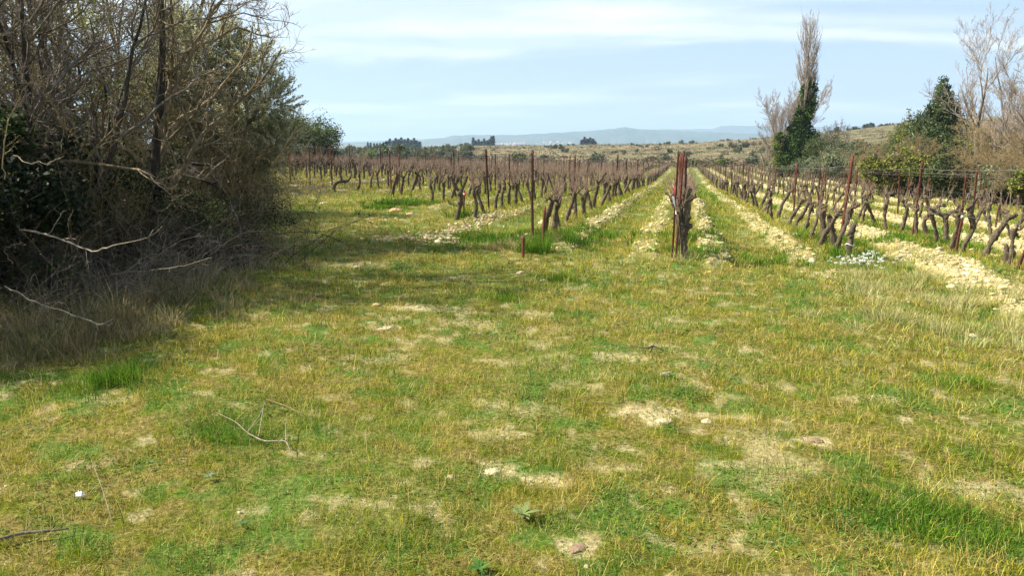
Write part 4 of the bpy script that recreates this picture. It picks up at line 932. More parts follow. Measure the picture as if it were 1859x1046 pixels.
# ------------------------------------------------------------------ right-hand boundary: poplar with ivy, evergreens, bare trees, scrub
def poplar(px, D, h, label):
    x, y = at(px, D); r_ = empty('poplar_tree', (x, y, gz(x, y))); r_.rotation_euler = (0, 0, YAW); rg = np.random.default_rng(61)
    A, AR = grow(rg, [[0, 0, -.3]], [[.01, 0, 1]], [h], [.26], 26, .012, (0, 0, .3), .08); A[0, :, :2] -= A[0, -1:, :2]*np.linspace(0, 1, 27)[:, None]; g = G(); V, q_, t_ = tubes(A, AR, 10, rough=roughness(rg, .05)); g.add(V, q_, t_); ob('trunk', g.mesh('trunk', M['bark_grey'], True), r_)
    gb = G(); p, d, l, r = kids(rg, A, AR, 85, .40, .98, (.32, .6), (.20, .34), .45, minr=.011); l = l*(1.25)
    tt_ = p[:, 2]/h; wdt = np.interp(tt_, [0, .2, .45, .75, 1], [.6, .9, .85, .95, .55]); l = l*wdt
    C1, R1 = grow(rg, p, d, l, r, 8, .05, (0, 0, 1.3), .35); V, q_, t_ = tubes(C1, R1, 5); gb.add(V, q_, t_)
    p, d, l, r = kids(rg, C1, R1, 9, .15, 1, (.25, .6), (.2, .42), .6, minr=.008); C2, R2 = grow(rg, p, d, l, r, 5, .1, (0, 0, .9), .4); V, q_, t_ = tubes(C2, R2, 4, cap=False); gb.add(V, q_)
    p, d, l, r = kids(rg, C2, R2, 4, .2, 1, (.25, .7), (.25, .5), .7, minr=.006); C3, R3 = grow(rg, p, d, l, r, 3, .1, (0, 0, .5), .5); V, q_, t_ = tubes(C3, R3, 3, cap=False); gb.add(V, q_)
    ob('branches', gb.mesh('branches', M['twig_pale']), r_)
    bl = []; rz0 = np.random.default_rng(62)
    for z in np.linspace(.3, h*.635, 26):
        cx0 = float(np.interp(z, A[0, :, 2], A[0, :, 0])); k = z/(h*.635)
        wd = np.interp(k, [0, .15, .35, .5, .62, .8, .93, 1], [2.0, 1.8, 1.5, 1.15, .8, .85, .75, .35])
        cx1 = cx0+np.interp(k, [0, .3, .5, .7, 1], [-.7, -.5, -.25, -.05, .25])
        bl.append((cx1+rz0.normal(0, .3*wd*.5), rz0.normal(0, .2*wd), z, wd*.95, wd*.9, .8))
    ob('ivy', clump_foliage(rg, bl, 34000, .20, .17, IVY, [3, 3, 1.5, 2], nsub=40, shell=.55).mesh('ivy', M['ivy']), r_)
    return tag(r_, label, 'poplar tree')
poplar(1454, 84, 15.9, 'tall slender bare poplar with thick dark ivy on its lower trunk')
PB = tree_meshes(420, M['bark_grey'], M['twig_pale'], h=7.5, r0=.09, nl=(10, 9, 8, 5), up=.55, ang=(.25, .7), tw=.007, stems=4, base_spread=.5, kinks=.12)
for px, D, s, sz, lab in [(1418, 86, 1.0, 1.0, 'bare pinkish bushy tree left of the ivy poplar'), (1432, 88, 1.0, 1.15, 'taller bare pale tree close behind the ivy poplar'), (1498, 90, .8, .85, 'slim bare sapling right of the ivy poplar'), (1400, 92, .75, .7, 'low bare tree farthest left of the poplar group'), (1440, 86, .75, 1.35, 'narrow bare tree rising left of the poplar spire')]:
    x, y = at(px, D); place('bare_tree', [('trunk', PB[0]), ('branches', PB[1])], (x, y, gz(x, y)), lab, 'tree', 'bare trees around the poplar', trg.uniform(0, 6), (s, s, s*sz))
leafy('evergreen_bush', [(0, 0, 1.2, .8, .8, 1.0), (.1, 0, 2.5, .7, .7, .8), (-.1, 0, 3.6, .6, .6, .7), (0, 0, 4.4, .4, .4, .5)], 4200, .15, .12, YGR+IVY, [3, 1, 3, 1, 2, 2, 1], 1412, 84, 'yellow-green ivied stump left of the poplar', mat='ivy')
def cone(rg, h_, w_, n, z0=.15):
    o = []
    for i in range(n):
        t = (i+.5)/n; z = h_*(z0+(1-z0)*t*.94); w1 = w_*(1-t)**.6*np.interp(t, [0, .15, 1], [.7, 1, .9])
        for _ in range(3 if t < .8 else 1):
            a = rg.uniform(0, 6.28); o.append((math.cos(a)*w1*.45, math.sin(a)*w1*.45, z+rg.normal(0, .12), w1*.62+.12, w1*.6+.12, h_/n*1.15))
    return o
leafy('evergreen_tree', cone(BW, 7.3, 2.9, 9), 32000, .17, .09, [(.06, .095, .035), (.10, .14, .05), (.18, .22, .11), (.035, .055, .02)], [3, 3, 1.8, 1.5], 1692, 52, 'dark conical evergreen tree, tallest green crown on the right', 'tree', trunk=.12)
leafy('evergreen_tree', cone(BW, 5.2, 2.2, 6), 12000, .14, .06, YGR+EVG, [3, 3, 2, 1, 2, 1, 0], 1646, 55, 'bright yellow-green tree left of the dark conical evergreen', 'tree', trunk=.08)
leafy('evergreen_tree', cone(BW, 4.6, 1.4, 6), 6000, .13, .05, EVG, [3, 3, 2, 1], 1625, 56, 'small pointed dark tree left of the yellow-green one', 'tree', trunk=.06)
hedge = [(1512, 80, 2.3, 3.8, EVG, [3, 3, 1, 2], 'dark round evergreen bush right of the poplar'), (1545, 76, 2.4, 3.4, OLV, [3, 2, 3, .5], 'grey-green olive-like bush in the right hedge'), (1575, 68, 2.0, 2.7, EVG, [2, 3, 2, 1], 'low green bush midway along the right hedge'),
         (1540, 62, 1.8, 2.1, OLV, [3, 3, 3, 0], 'low olive-coloured bush behind the right vine rows'), (1618, 41.5, 1.4, 2.3, YGR+BRN, [2, 2, 2, 1, 1, 1], 'yellowish bush below the pointed tree'), (1500, 72, 1.8, 1.9, OLV, [3, 2, 3, 0], 'small bush in front of the dark round evergreen'),
         (1665, 41, 1.5, 2.3, YGR, [2, 1, 3], 'olive-yellow bush in front of the conical evergreen'), (1722, 45, 1.9, 2.8, EVG, [3, 3, 1, 2], 'dark green bush right of the conical evergreen foot'), (1745, 40, 1.6, 2.2, EVG, [3, 3, 1, 2], 'dark leafy bush behind the right trellis stakes'),
         (1815, 35, 1.4, 1.4, OLV, [3, 2, 4, 0], 'low soft grey-green bush at the far right'), (1590, 82, 2.2, 3.6, OLV, [3, 2, 3, .5], 'grey-green bush farther back right of the poplar'), (1475, 78, 1.7, 2.0, OLV, [2, 2, 3, 0], 'low bush at the poplar foot'), (1440, 80, 1.5, 1.7, EVG, [3, 3, 2, 1], 'low green bush left of the poplar foot'),
         (1900, 31, 1.0, 1.5, YGR+BRN, [2, 1, 2, 1, 1, 1], 'yellow-brown bush cut by the right edge'), (1780, 48, 2.0, 3.0, YGR+BRN, [2, 1, 3, 1, 1, 1], 'yellow-brown bush behind the big bare tree')]
for px, D, w_, h_, pal, wt, lab in hedge:
    leafy('hedge_bush', blobset(BW, w_*1.0, h_*1.1, 13), 15000, .13, .085, pal, wt, px, D, lab, 'bush', 'bushes of the right-hand hedge', trunk=.05, shell=.35)
TB = [tree_meshes(430, M['bark_grey'], M['twig_pale'], h=8.6, r0=.16, nl=(9, 9, 8, 5), up=.55, ang=(.3, .75), tw=.0055, t0=.22, kinks=.13, lr=(.45, .75)),
      tree_meshes(431, M['bark_grey'], M['twig_pale'], h=7.6, r0=.11, nl=(10, 9, 8, 5), up=.5, ang=(.3, .8), tw=.0055, kinks=.14, stems=2, base_spread=.3),
      tree_meshes(432, M['bark_grey'], M['twig_warm'], h=3.4, r0=.04, nl=(9, 8, 7, 4), up=.3, ang=(.4, 1.0), tw=.0045, kinks=.2, stems=6, base_spread=.6)]
for px, D, v, s, rz, lab in [(1768, 42, 0, .98, .5, 'large bare spreading tree, tallest on the right'), (1850, 40, 1, 1.0, 1.2, 'bare pale tree at the right edge behind the big one'), (1825, 46, 1, 1.1, 3.2, 'bare tree just right of the large spreading tree'), (1890, 36, 0, .8, 2.6, 'bare tree cut by the right edge'), (1935, 34, 1, .9, 4.1, 'bare tree outside the right edge')]:
    x, y = at(px, D); p = TB[v]; place('bare_tree', [('trunk', p[0]), ('branches', p[1])], (x, y, gz(x, y)), lab, 'tree', 'bare trees on the right', rz, (s, s, s))
sh_spots = [(1600, 44, .8), (1640, 43, .95), (1575, 47, .7), (1672, 42, .7), (1655, 44.5, 1.0), (1690, 43, .8), (1760, 36, .8), (1795, 37, 1.1), (1830, 34, 1.1), (1862, 32, 1.1), (1800, 32, .8), (1595, 56, .9), (1560, 60, .8), (1530, 68, .8), (1845, 29, .8), (1700, 50, 1.3), (1880, 33, 1.3), (1750, 52, 1.3), (1820, 50, 1.5), (1490, 76, .8), (1455, 82, .8), (1575, 52, .7)]
for n, (px, D, s) in enumerate(sh_spots):
    D0_ = D; D = D+(3.5 if px > 1670 or px < 1575 else 0); s = s*(.85+.2*(n % 2)); x, y = at(px, D); p = TB[2]; D = D0_
    place('bare_shrub', [('trunk', p[0]), ('branches', p[1])], (x, y, gz(x, y)), 'brown twiggy shrub in the right hedge, %s from its near right end' % ordn(1+sorted((t[1], t[0]) for t in sh_spots).index((D0_, px))), 'shrub', 'brown shrubs of the right-hand hedge', n*1.7, (s, s, s))

# ------------------------------------------------------------------ mid distance: scrub, olives, cypresses
def protob(seed, blobs, nleaf, L_, W_, pal, wts, tr_h=.5, sh=.35, sub=None):
    rg = np.random.default_rng(seed); c = clump_foliage(rg, blobs, nleaf, L_, W_, pal, wts, shell=sh, nsub=sub).mesh('crown', M['leaf'])
    g = G(); A, AR = grow(rg, [[0, 0, -.5], [.1, 0, -.5]], [[.1, 0, 1], [-.2, .1, 1]], [tr_h+.9, tr_h+.7], [.10, .08], 4, .1, (0, 0, .2), .5); V, q_, t_ = tubes(A, AR, 6); g.add(V, q_, t_); return c, g.mesh('trunk', M['bark_dark'])
bs = np.random.default_rng(71)
MB_ = {'olive': protob(1, blobset(bs, 1.3, 2.6, 8), 1500, .30, .16, [(.13, .15, .09), (.18, .20, .13), (.08, .10, .055)], [2, 2, 2]), 'green': protob(2, blobset(bs, 1.3, 2.4, 8), 1500, .3, .2, EVG, [2, 3, 2, 1]),
       'brown': protob(3, blobset(bs, 1.3, 1.9, 8), 1500, .34, .07, BRN+[(.12, .11, .07)], [2, 2, 2, 2], sh=.1), 'bright': protob(4, blobset(bs, 1.3, 2.4, 9), 1800, .26, .2, [(.10, .17, .03), (.17, .23, .05), (.06, .10, .02)], [2, 3, 1])}
CYP = [protob(10+i, [(0, 0, z, .62*(1-.75*(z/9.)**1.6)+.15, .6*(1-.75*(z/9.)**1.6)+.15, .8) for z in np.arange(.6, 8.6, .7)], 1700, .42, .2, [(.02, .035, .025), (.03, .05, .035), (.05, .07, .045)], [3, 2, 1], sub=14) for i in range(2)]
def mid(px, D, key, s, lab, grp, name='scrub_bush', cat='bush', sz=1., extra=0):
    x, y = at(px, D); p = CYP[key] if isinstance(key, int) else MB_[key]; extra = -.45*s; sz = sz*(.7 if D > 300 else .85)
    place(name, [('crown', p[0]), ('trunk', p[1])], (x, y, gz(x, y)+extra), lab, cat, grp, bs.uniform(0, 6), (s, s, s*sz))
def cyp_group(pxs, tops, D, where, s0, baseY=None):
    for n, (px, ty) in enumerate(zip(pxs, tops)):
        d = D+bs.uniform(-8, 8)*D/300; x, y = at(px, d); zt = EYE+(262-ty)*d/F
        zb = gz(x, y) if baseY is None else EYE+(262-baseY)*d/F-1
        hh = max(zt-zb, 2); sz = hh/9.; s = s0*d/300.
        p = CYP[n % 2]; s *= 1.5; place('cypress_tree', [('crown', p[0]), ('trunk', p[1])], (x, y, zb), ('dark cypress, %s from the left in the %s' % (ordn(n+1), where)) if len(pxs) > 1 else where, 'cypress tree', 'distant dark pointed trees', bs.uniform(0, 6), (s, s, sz))
cyp_group([702, 708, 714, 719, 724, 729, 735, 741, 747, 752, 757, 762], [256, 252, 255, 251, 253, 250, 253, 251, 254, 251, 255, 257], 620, 'long cypress clump left of centre', .95, 270)
cyp_group([859, 864, 869, 874, 879, 884, 888, 892, 896], [250, 255, 253, 256, 252, 255, 253, 248, 247], 640, 'tall cypress group beside the village', .8, 269)
cyp_group([1056, 1061, 1066, 1071, 1076, 1080], [254, 249, 252, 250, 252, 256], 600, 'small cypress group right of the village', .9, 266)
for n, px in enumerate([668, 673, 679, 685, 690, 696]): 
    cyp_group([px], [bs.uniform(258, 260)], 640, 'small faint cypress, %s from the left in the row before the long clump' % ordn(n+1), .6, 270)
# wooded band and individual bushes
named = [(680, 175, 'bright', 2.3, 'bright green low bush behind the left vines'), (692, 170, 'bright', 2.1, 'second bright green bush touching the first one'), (668, 172, 'bright', 2.0, 'small bright green bush at the left of the pair'), (711, 160, 'green', 2.9, 'round dark green tree beside the bright bushes'),
         (942, 150, 'green', 1.5, 'green bush standing behind the centre-left stakes'), (1083, 135, 'olive', 1.6, 'round olive bush above the vines right of the tall stake'), (815, 150, 'olive', 1.2, 'grey-green bush left of centre above the vines'), (878, 160, 'olive', 1.2, 'dull green bush just above the vine canes'),
         (1012, 300, 'green', 2.2, 'dark bush on the skyline between village and cypresses'), (1003, 310, 'olive', 1.6, 'small bush leaning beside the dark skyline bush'), (1258, 128, 'green', .95, 'thin dark bush at the end of the central grass lane'), (1273, 126, 'green', .9, 'low green bush right of the lane end'),
         (1305, 128, 'bright', 1.15, 'leafy green bush behind the first right row'), (1320, 130, 'green', 1.1, 'dark green bush next to the leafy one'), (1365, 130, 'olive', 1.3, 'feathery olive bush left of the bare trees'), (1385, 125, 'bright', .9, 'yellow-green bush near the bare pink trees'),
         (1211, 380, 'green', 2.0, 'dark round bush on the central skyline'), (1236, 400, 'olive', 2.4, 'grey-green wide bush on the central skyline'), (1255, 390, 'green', 2.2, 'dark round bush right of the wide skyline one'), (1198, 360, 'olive', 1.5, 'low bush left of the central skyline pair'),
         (1148, 400, 'brown', 2.2, 'brown bare bush on the skyline'), (1310, 420, 'brown', 2.0, 'small brown bush high on the right slope'), (1330, 260, 'brown', 3., 'wide dark brown bush on the right slope'), (1352, 250, 'olive', 2.4, 'grey bush on the right slope'), (1340, 220, 'green', 1.5, 'small green bush low on the right slope'),
         (1242, 190, 'brown', 1.6, 'brown scrub mound beyond the lane end'), (1390, 200, 'green', 1.4, 'small dark bush at the slope edge')]
for px, D, k, s, lab in named: mid(px, D, k, s*(.55 if D > 200 else .8), lab, 'scattered bushes beyond the vineyard')
br = np.random.default_rng(90); KIND = {'olive': 'grey-green', 'green': 'dark green', 'brown': 'brown leafless', 'bright': 'light green'}
strip = []
for n in range(225):
    if n < 115: px = br.uniform(575, 860); D = br.uniform(150, 440); k = br.choice(['olive', 'green', 'brown'], p=[.45, .25, .30]); s = br.uniform(1.0, 2.1)*.75; z_ = 'wooded strip left of centre'
    elif n < 205: px = br.uniform(800, 1400); D = br.uniform(150, 420); k = br.choice(['olive', 'green', 'brown'], p=[.35, .15, .5]); s = br.uniform(.6, 1.5)*.55; z_ = 'scrub slope beyond the vineyard'
    else: px = br.uniform(1505, 1625); D = br.uniform(370, 425); k = br.choice(['olive', 'green'], p=[.3, .7]); s = br.uniform(1.2, 2.4)*.55; z_ = 'dark wooded crest at right'
    strip.append((px, D, k, s, z_))
cnt = {}
for px, D, k, s, z_ in sorted(strip):
    cnt[k, z_] = cnt.get((k, z_), 0)+1
    mid(px, D, k, s, '%s bush, %s from the left in the %s' % (KIND[k], ordn(cnt[k, z_]), z_), 'bushes in the %s' % z_)
for n, (px, ty) in enumerate([(1514, 233), (1518, 231), (1566, 227), (1571, 226), (1577, 224), (1581, 225)]):
    cyp_group([px], [ty], 425, 'pointed dark tree, %s from the left on the wooded right crest' % ordn(n+1), .9)
# low scrub as ground cover on the slope
g = G(); n = 9000; rg = np.random.default_rng(95)
D = np.exp(rg.uniform(math.log(122), math.log(425), n)); px = rg.uniform(300, 2000, n)
lat = (px-CX)*(D*math.cos(PITCH)+.3)/F; x = D*FW[0]+lat*RT[0]; y = D*FW[1]+lat*RT[1]
keep = (fbm(x/30, y/12, 7) > .44) & ((x*0+np.hypot(x, y)) > 124); x, y = x[keep], y[keep]; z = H(x, y)
per = 7; C_ = np.repeat(np.stack([x, y, z+.25], 1), per, 0)+rg.normal(0, 1, (len(x)*per, 3))*[.45, .45, .2]
col = np.repeat(pick(rg, len(x), [(.15, .12, .07), (.09, .08, .045), (.24, .19, .12), (.06, .07, .035), (.10, .10, .06)], [3, 3, 2, 2, 2]), per, 0)
V, q_, c_ = leaves(rg, C_, np.full(len(C_), .55), np.full(len(C_), .22), col=col); g.add(V, q_, col=c_)
tag(ob('low_scrub', g.mesh('low_scrub', M['leaf'])), 'low dry scrub carpeting the slope beyond the vineyard', 'scrub', kind='stuff')

# ------------------------------------------------------------------ grass
def blades(rg, x, y, h_, w_, col, lean=.5, base=None, curl=.5, dirb=None):
    n = len(x); z = H(x, y) if base is None else base
    a = rg.uniform(0, 2*math.pi, n); la = rg.uniform(0, 2*math.pi, n) if dirb is None else dirb
    l_ = np.abs(rg.normal(0, lean, n)); l_ = np.clip(l_, 0, 1.45)
    wx = np.cos(a)*w_*.5; wy = np.sin(a)*w_*.5
    dx = np.cos(la)*np.sin(l_); dy = np.sin(la)*np.sin(l_); dz = np.cos(l_)
    l2 = np.clip(l_+curl*rg.uniform(0, 1, n), 0, 1.65); ex = np.cos(la)*np.sin(l2); ey = np.sin(la)*np.sin(l2); ez = np.cos(l2)
    B_ = np.stack([x, y, z-.004], 1); Mi = B_+np.stack([dx, dy, dz], 1)*(h_*.55)[:, None]; T = Mi+np.stack([ex, ey, ez], 1)*(h_*.5)[:, None]
    W_ = np.stack([wx, wy, 0*wx], 1)
    V = np.stack([B_-W_, B_+W_, Mi-W_*.8, Mi+W_*.8, T], 1).reshape(-1, 3)
    k = np.arange(n)[:, None]*5; q_ = k+np.array([[0, 1, 3, 2]]); t_ = k+np.array([[2, 3, 4]])
    return V, q_, t_, np.repeat(col, 5, 0)
GR = np.array([(.25, .26, .008), (.34, .33, .012), (.43, .385, .025), (.48, .385, .06), (.56, .45, .12), (.145, .175, .007), (.45, .345, .09)])
LU = np.array([(.065, .16, .012), (.115, .23, .016), (.18, .29, .025), (.045, .11, .010)])
DRY = np.array([(.50, .41, .12), (.38, .29, .085), (.60, .50, .19), (.27, .19, .06), (.36, .32, .055)])
def scatter(rg, dens, rmin, rmax, az0=-40, az1=40):
    """distance-dependent density dens(r) -> x,y inside the sector the photo looks over"""
    rs = np.linspace(rmin, rmax, 400); w_ = dens(rs)*rs; cum = np.concatenate([[0], np.cumsum((w_[1:]+w_[:-1])/2*np.diff(rs))])
    tot = cum[-1]*math.radians(az1-az0); n = int(tot); u = rg.uniform(0, cum[-1], n); r = np.interp(u, cum, rs); a = np.radians(rg.uniform(az0, az1, n))
    return r*(np.cos(a)*FW[0]+np.sin(a)*RT[0]), r*(np.cos(a)*FW[1]+np.sin(a)*RT[1]), r
rg = np.random.default_rng(1001)
x, y, r = scatter(rg, lambda r: 8800*np.minimum(1, (3.0/r))**1.6, 1.9, 46)
s_ = soilmask(x, y); gm = greenmask(x, y); tuft = fbm(x*6.5, y*6.5, 71, 3); big = fbm(x*.9, y*.9, 73, 3); dm = fbm(x*3.0, y*3.0, 75, 4)
keep = rg.random(len(x)) < (1-.85*s_)*np.clip(.30+2.6*(tuft-.38), .12, 1)
keep &= ~(rg.random(len(x)) < .25*sstep(.3, 1.5, -(x+4.6+.33*np.clip(y, -10, 20))))
x, y, r, s_, gm, tuft, big, dm = [a[keep] for a in (x, y, r, s_, gm, tuft, big, dm)]
n = len(x); lod = np.clip(r/3.6, 1, 12)
idx = np.clip((sstep(.33, .74, dm*.55+rg.random(n)*.45)*len(GR)).astype(int), 0, len(GR)-1); perm = np.array([5, 0, 1, 2, 3, 6, 4])
col = GR[perm[idx]].copy()
lu = rg.random(n) < gm*.9; col[lu] = LU[rg.integers(0, len(LU), lu.sum())]
drym = (rg.random(n) < (.10+.28*sstep(.5, .62, fbm(x*.7, y*.7, 79, 4))+.3*sstep(10, 25, r)*(1-gm)*(x > -1))) & ~lu; col[drym] = DRY[rg.integers(0, len(DRY), drym.sum())]
col *= rg.uniform(.62, 1.35, (n, 1))
hh = (.020+.052*np.clip(tuft-.36, 0, 1)*2.0+.014*rg.random(n))*(1+.35*lu)*(1+.22*(lod-1)**.75)*np.clip(.5+big, .7, 1.3)
ww = .0021*rg.uniform(.7, 1.3, n)*(1+.78*(lod-1)); hh = np.minimum(hh, .34)
V, q_, t_, c_ = blades(rg, x, y, hh, ww, col, lean=.95, curl=.8)
tag(ob('grass', mk('grass', V, q_, t_, M['grass'], c_)), 'short patchy yellow-green grass and dry thatch covering the track', 'grass', kind='stuff'); NB = n
# longer tufts ------------------------------------------------------
def tufts(rg, cx0, cy0, nb, h_, rad, w_, pal, lean=.45, curl=.7, lod=None):
    n = len(cx0); X = np.repeat(cx0, nb)+rg.normal(0, 1, n*nb)*np.repeat(rad, nb); Y = np.repeat(cy0, nb)+rg.normal(0, 1, n*nb)*np.repeat(rad, nb)
    ang = np.arctan2(Y-np.repeat(cy0, nb), X-np.repeat(cx0, nb))+rg.normal(0, .5, n*nb)
    col = np.repeat(pal[rg.integers(0, len(pal), n)], nb, 0)*.6+pal[rg.integers(0, len(pal), n*nb)]*.4; col = col*rg.uniform(.75, 1.25, (n*nb, 1))
    return blades(rg, X, Y, np.repeat(h_, nb)*rg.uniform(.5, 1.2, n*nb), np.repeat(w_, nb)*rg.uniform(.7, 1.3, n*nb), col, lean=lean, curl=curl, dirb=ang)
def addt(name, lab, lists):
    g = G()
    for V, q_, t_, c_ in lists: g.add(V, q_, t_, c_)
    return tag(ob(name, g.mesh(name, M['grass'])), lab, 'grass', kind='stuff')
L1 = []
x, y, r = scatter(rg, lambda r: 30*np.minimum(1, 4/r), 2.1, 13); k = (fbm(x*1.2, y*1.2, 83, 3) > .40) & (rg.random(len(x)) > soilmask(x, y)); x, y, r = x[k], y[k], r[k]
L1.append(tufts(rg, x, y, 40, np.exp(rg.normal(math.log(.052), .33, len(x))), rg.uniform(.02, .055, len(x)), .0026*np.clip(r/4, 1, 3), np.vstack([GR, LU[:2], LU[3:], GR[5:6], DRY[:2]]), .75, .8))
# dry coarse tufts among the right-hand rows
T = [unproj(px, py) for px, py in [(1600, 572), (1650, 585), (1700, 560), (1750, 590), (1800, 575), (1840, 600), (1580, 540), (1640, 535), (1700, 600), (1560, 590), (1780, 620), (1830, 560), (1500, 420), (1470, 415), (1450, 425), (1600, 500), (1640, 480), (1680, 520), (1620, 515), (1560, 520), (1740, 545), (1770, 560), (1300, 480)]]
tx = np.array([t[0] for t in T]); ty = np.array([t[1] for t in T]); tx = np.repeat(tx, 4)+rg.normal(0, .3, len(tx)*4); ty = np.repeat(ty, 4)+rg.normal(0, .3, len(ty)*4)
L1.append(tufts(rg, tx, ty, 90, rg.uniform(.09, .21, len(tx)), rg.uniform(.04, .10, len(tx)), np.full(len(tx), .0048), np.array([(.46, .42, .17), (.34, .33, .09), (.54, .48, .25), (.24, .27, .05)]), .75, .9))
# rank growth along the vine feet
K = [(k, n_, x, y) for k, n_, x, y in vines if y < 45]; vx = np.array([v[2] for v in K]); vy = np.array([v[3] for v in K]); vx = np.repeat(vx, 4)+rg.normal(0, .13, len(vx)*4); vy = np.repeat(vy, 4)+rg.normal(0, .3, len(vy)*4)
L1.append(tufts(rg, vx, vy, 16, rg.uniform(.08, .20, len(vx)), rg.uniform(.03, .08, len(vx)), .0022*np.clip(np.hypot(vx, vy)/5, 1, 7), np.vstack([GR, LU, DRY[:1]]), .5, .7))
x, y, r = scatter(rg, lambda r: 9*np.minimum(1, (14/r)**1.1), 12, 75, -28, 40); k = (infield(x, y) > .3) & (fbm(x*.9, y*.5, 85, 3) > .42) & (rg.random(len(x)) > soilmask(x, y)*.9); x, y, r = x[k], y[k], r[k]; gmk = greenmask(x, y)
for sel, pal in ((gmk > .4, np.vstack([LU, GR[:3]])), (gmk <= .4, np.vstack([GR[1:], DRY[:3]]))):
    L1.append(tufts(rg, x[sel], y[sel], 14, rg.uniform(.08, .19, sel.sum()), rg.uniform(.05, .14, sel.sum()), .0024*np.clip(r[sel]/5, 1, 12), pal, .6, .7))
# bright green lush patches
for px, py, nn, h_, sp_ in [(1680, 945, 170, .055, .19), (730, 372, 60, .20, .45), (690, 378, 30, .13, .4), (200, 705, 30, .17, .16), (1258, 470, 40, .12, .25), (1262, 440, 30, .14, .3), (860, 440, 60, .10, .7), (910, 428, 60, .12, .6), (1010, 510, 16, .09, .1), (910, 545, 20, .08, .12), (970, 460, 16, .3, .12), (1000, 445, 14, .25, .2), (420, 795, 30, .08, .16), (1745, 700, 14, .08, .07), (1360, 470, 30, .14, .5), (1040, 440, 20, .2, .3), (1080, 425, 20, .2, .3), (845, 395, 12, .22, .15), (1560, 470, 14, .22, .25), (1480, 440, 14, .25, .3), (1590, 440, 30, .15, .5), (1650, 420, 40, .15, .7), (1740, 450, 40, .15, .6)]:
    x0, y0 = unproj(px, py); x = x0+rg.normal(0, sp_, nn); y = y0+rg.normal(0, sp_*.8, nn); d_ = math.hypot(x0, y0)
    L1.append(tufts(rg, x, y, 40, rg.uniform(.6, 1.1, nn)*h_, np.full(nn, .045), np.full(nn, .0030*max(1, d_/4.5)), LU, .5, .7))
addt('grass_tufts', 'longer grass tufts, bright green or straw coloured, scattered over the track and rows', L1)
# tall dry grass along the foot of the thicket
L2 = []
T = [(110, 640, .42), (140, 625, .48), (170, 610, .5), (200, 600, .45), (60, 620, .5), (20, 600, .5), (90, 590, .6), (230, 590, .4), (260, 570, .4), (310, 545, .5), (320, 530, .6), (340, 520, .5), (370, 560, .4), (390, 550, .42), (420, 545, .35), (450, 530, .3), (480, 560, .2), (500, 590, .2), (540, 560, .2), (300, 600, .3), (350, 590, .28), (40, 680, .35), (-20, 660, .5), (150, 560, .5), (240, 540, .5), (130, 655, .35), (190, 650, .3), (440, 580, .22), (250, 620, .28), (480, 500, .3), (510, 470, .25), (950, 455, .35), (930, 462, .28), (1000, 452, .28), (520, 500, .2), (0, 640, .5), (280, 560, .45), (560, 530, .16)]
for px, py, h_ in T:
    x0, y0 = unproj(px, py-10); nn = 9 if px < 320 else 5; h_ = h_*(1 if px < 320 else .8); x = x0+rg.normal(0, .2, nn); y = y0+rg.normal(0, .2, nn); h_ = h_*.78; d_ = math.hypot(x0, y0)
    L2.append(tufts(rg, x, y, 42, rg.uniform(.35, 1.15, nn)*h_, np.full(nn, .045), np.full(nn, .0036*max(1, d_/5)), np.array([(.32, .24, .12), (.17, .13, .06), (.48, .38, .21), (.11, .15, .03)]), .7, 1.1))
addt('dry_grass', 'tall dry straw-coloured grass along the foot of the thicket', L2)
# thatch: flat lying dry stalks
x, y, r = scatter(rg, lambda r: 1700*np.minimum(1, (3.0/r))**1.6, 2.0, 16); n = len(x)
V, q_, t_, c_ = blades(rg, x, y, np.exp(rg.normal(math.log(.045), .45, n)), .0017*np.clip(r/3.6, 1, 5), DRY[rg.integers(0, 3, n)]*rg.uniform(.8, 1.2, (n, 1)), base=H(x, y)+rg.uniform(.004, .03, n), lean=1.3, curl=.3)
tag(ob('dead_stalks', mk('dead_stalks', V, q_, t_, M['grass'], c_)), 'thin dry stalks lying flat over the grass', 'dry stalks', kind='stuff')

# ------------------------------------------------------------------ clods, pebbles, stones
def ico(sub=1):
    t = (1+5**.5)/2; v = np.array([(-1, t, 0), (1, t, 0), (-1, -t, 0), (1, -t, 0), (0, -1, t), (0, 1, t), (0, -1, -t), (0, 1, -t), (t, 0, -1), (t, 0, 1), (-t, 0, -1), (-t, 0, 1)], float)
    f = [(0, 11, 5), (0, 5, 1), (0, 1, 7), (0, 7, 10), (0, 10, 11), (1, 5, 9), (5, 11, 4), (11, 10, 2), (10, 7, 6), (7, 1, 8), (3, 9, 4), (3, 4, 2), (3, 2, 6), (3, 6, 8), (3, 8, 9), (4, 9, 5), (2, 4, 11), (6, 2, 10), (8, 6, 7), (9, 8, 1)]
    v = nrm(v); f = [tuple(a) for a in f]
    for _ in range(sub):
        v = list(map(tuple, v)); c = {}; nf_ = []
        def mdp(a, b):
            k_ = (min(a, b), max(a, b))
            if k_ not in c: p = np.array(v[a])+np.array(v[b]); v.append(tuple(p/np.linalg.norm(p))); c[k_] = len(v)-1
            return c[k_]
        for a, b, d in f: ab, bd, da = mdp(a, b), mdp(b, d), mdp(d, a); nf_ += [(a, ab, da), (b, bd, ab), (d, da, bd), (ab, bd, da)]
        f = nf_; v = np.array(v)
    return np.array(v), np.array(f)
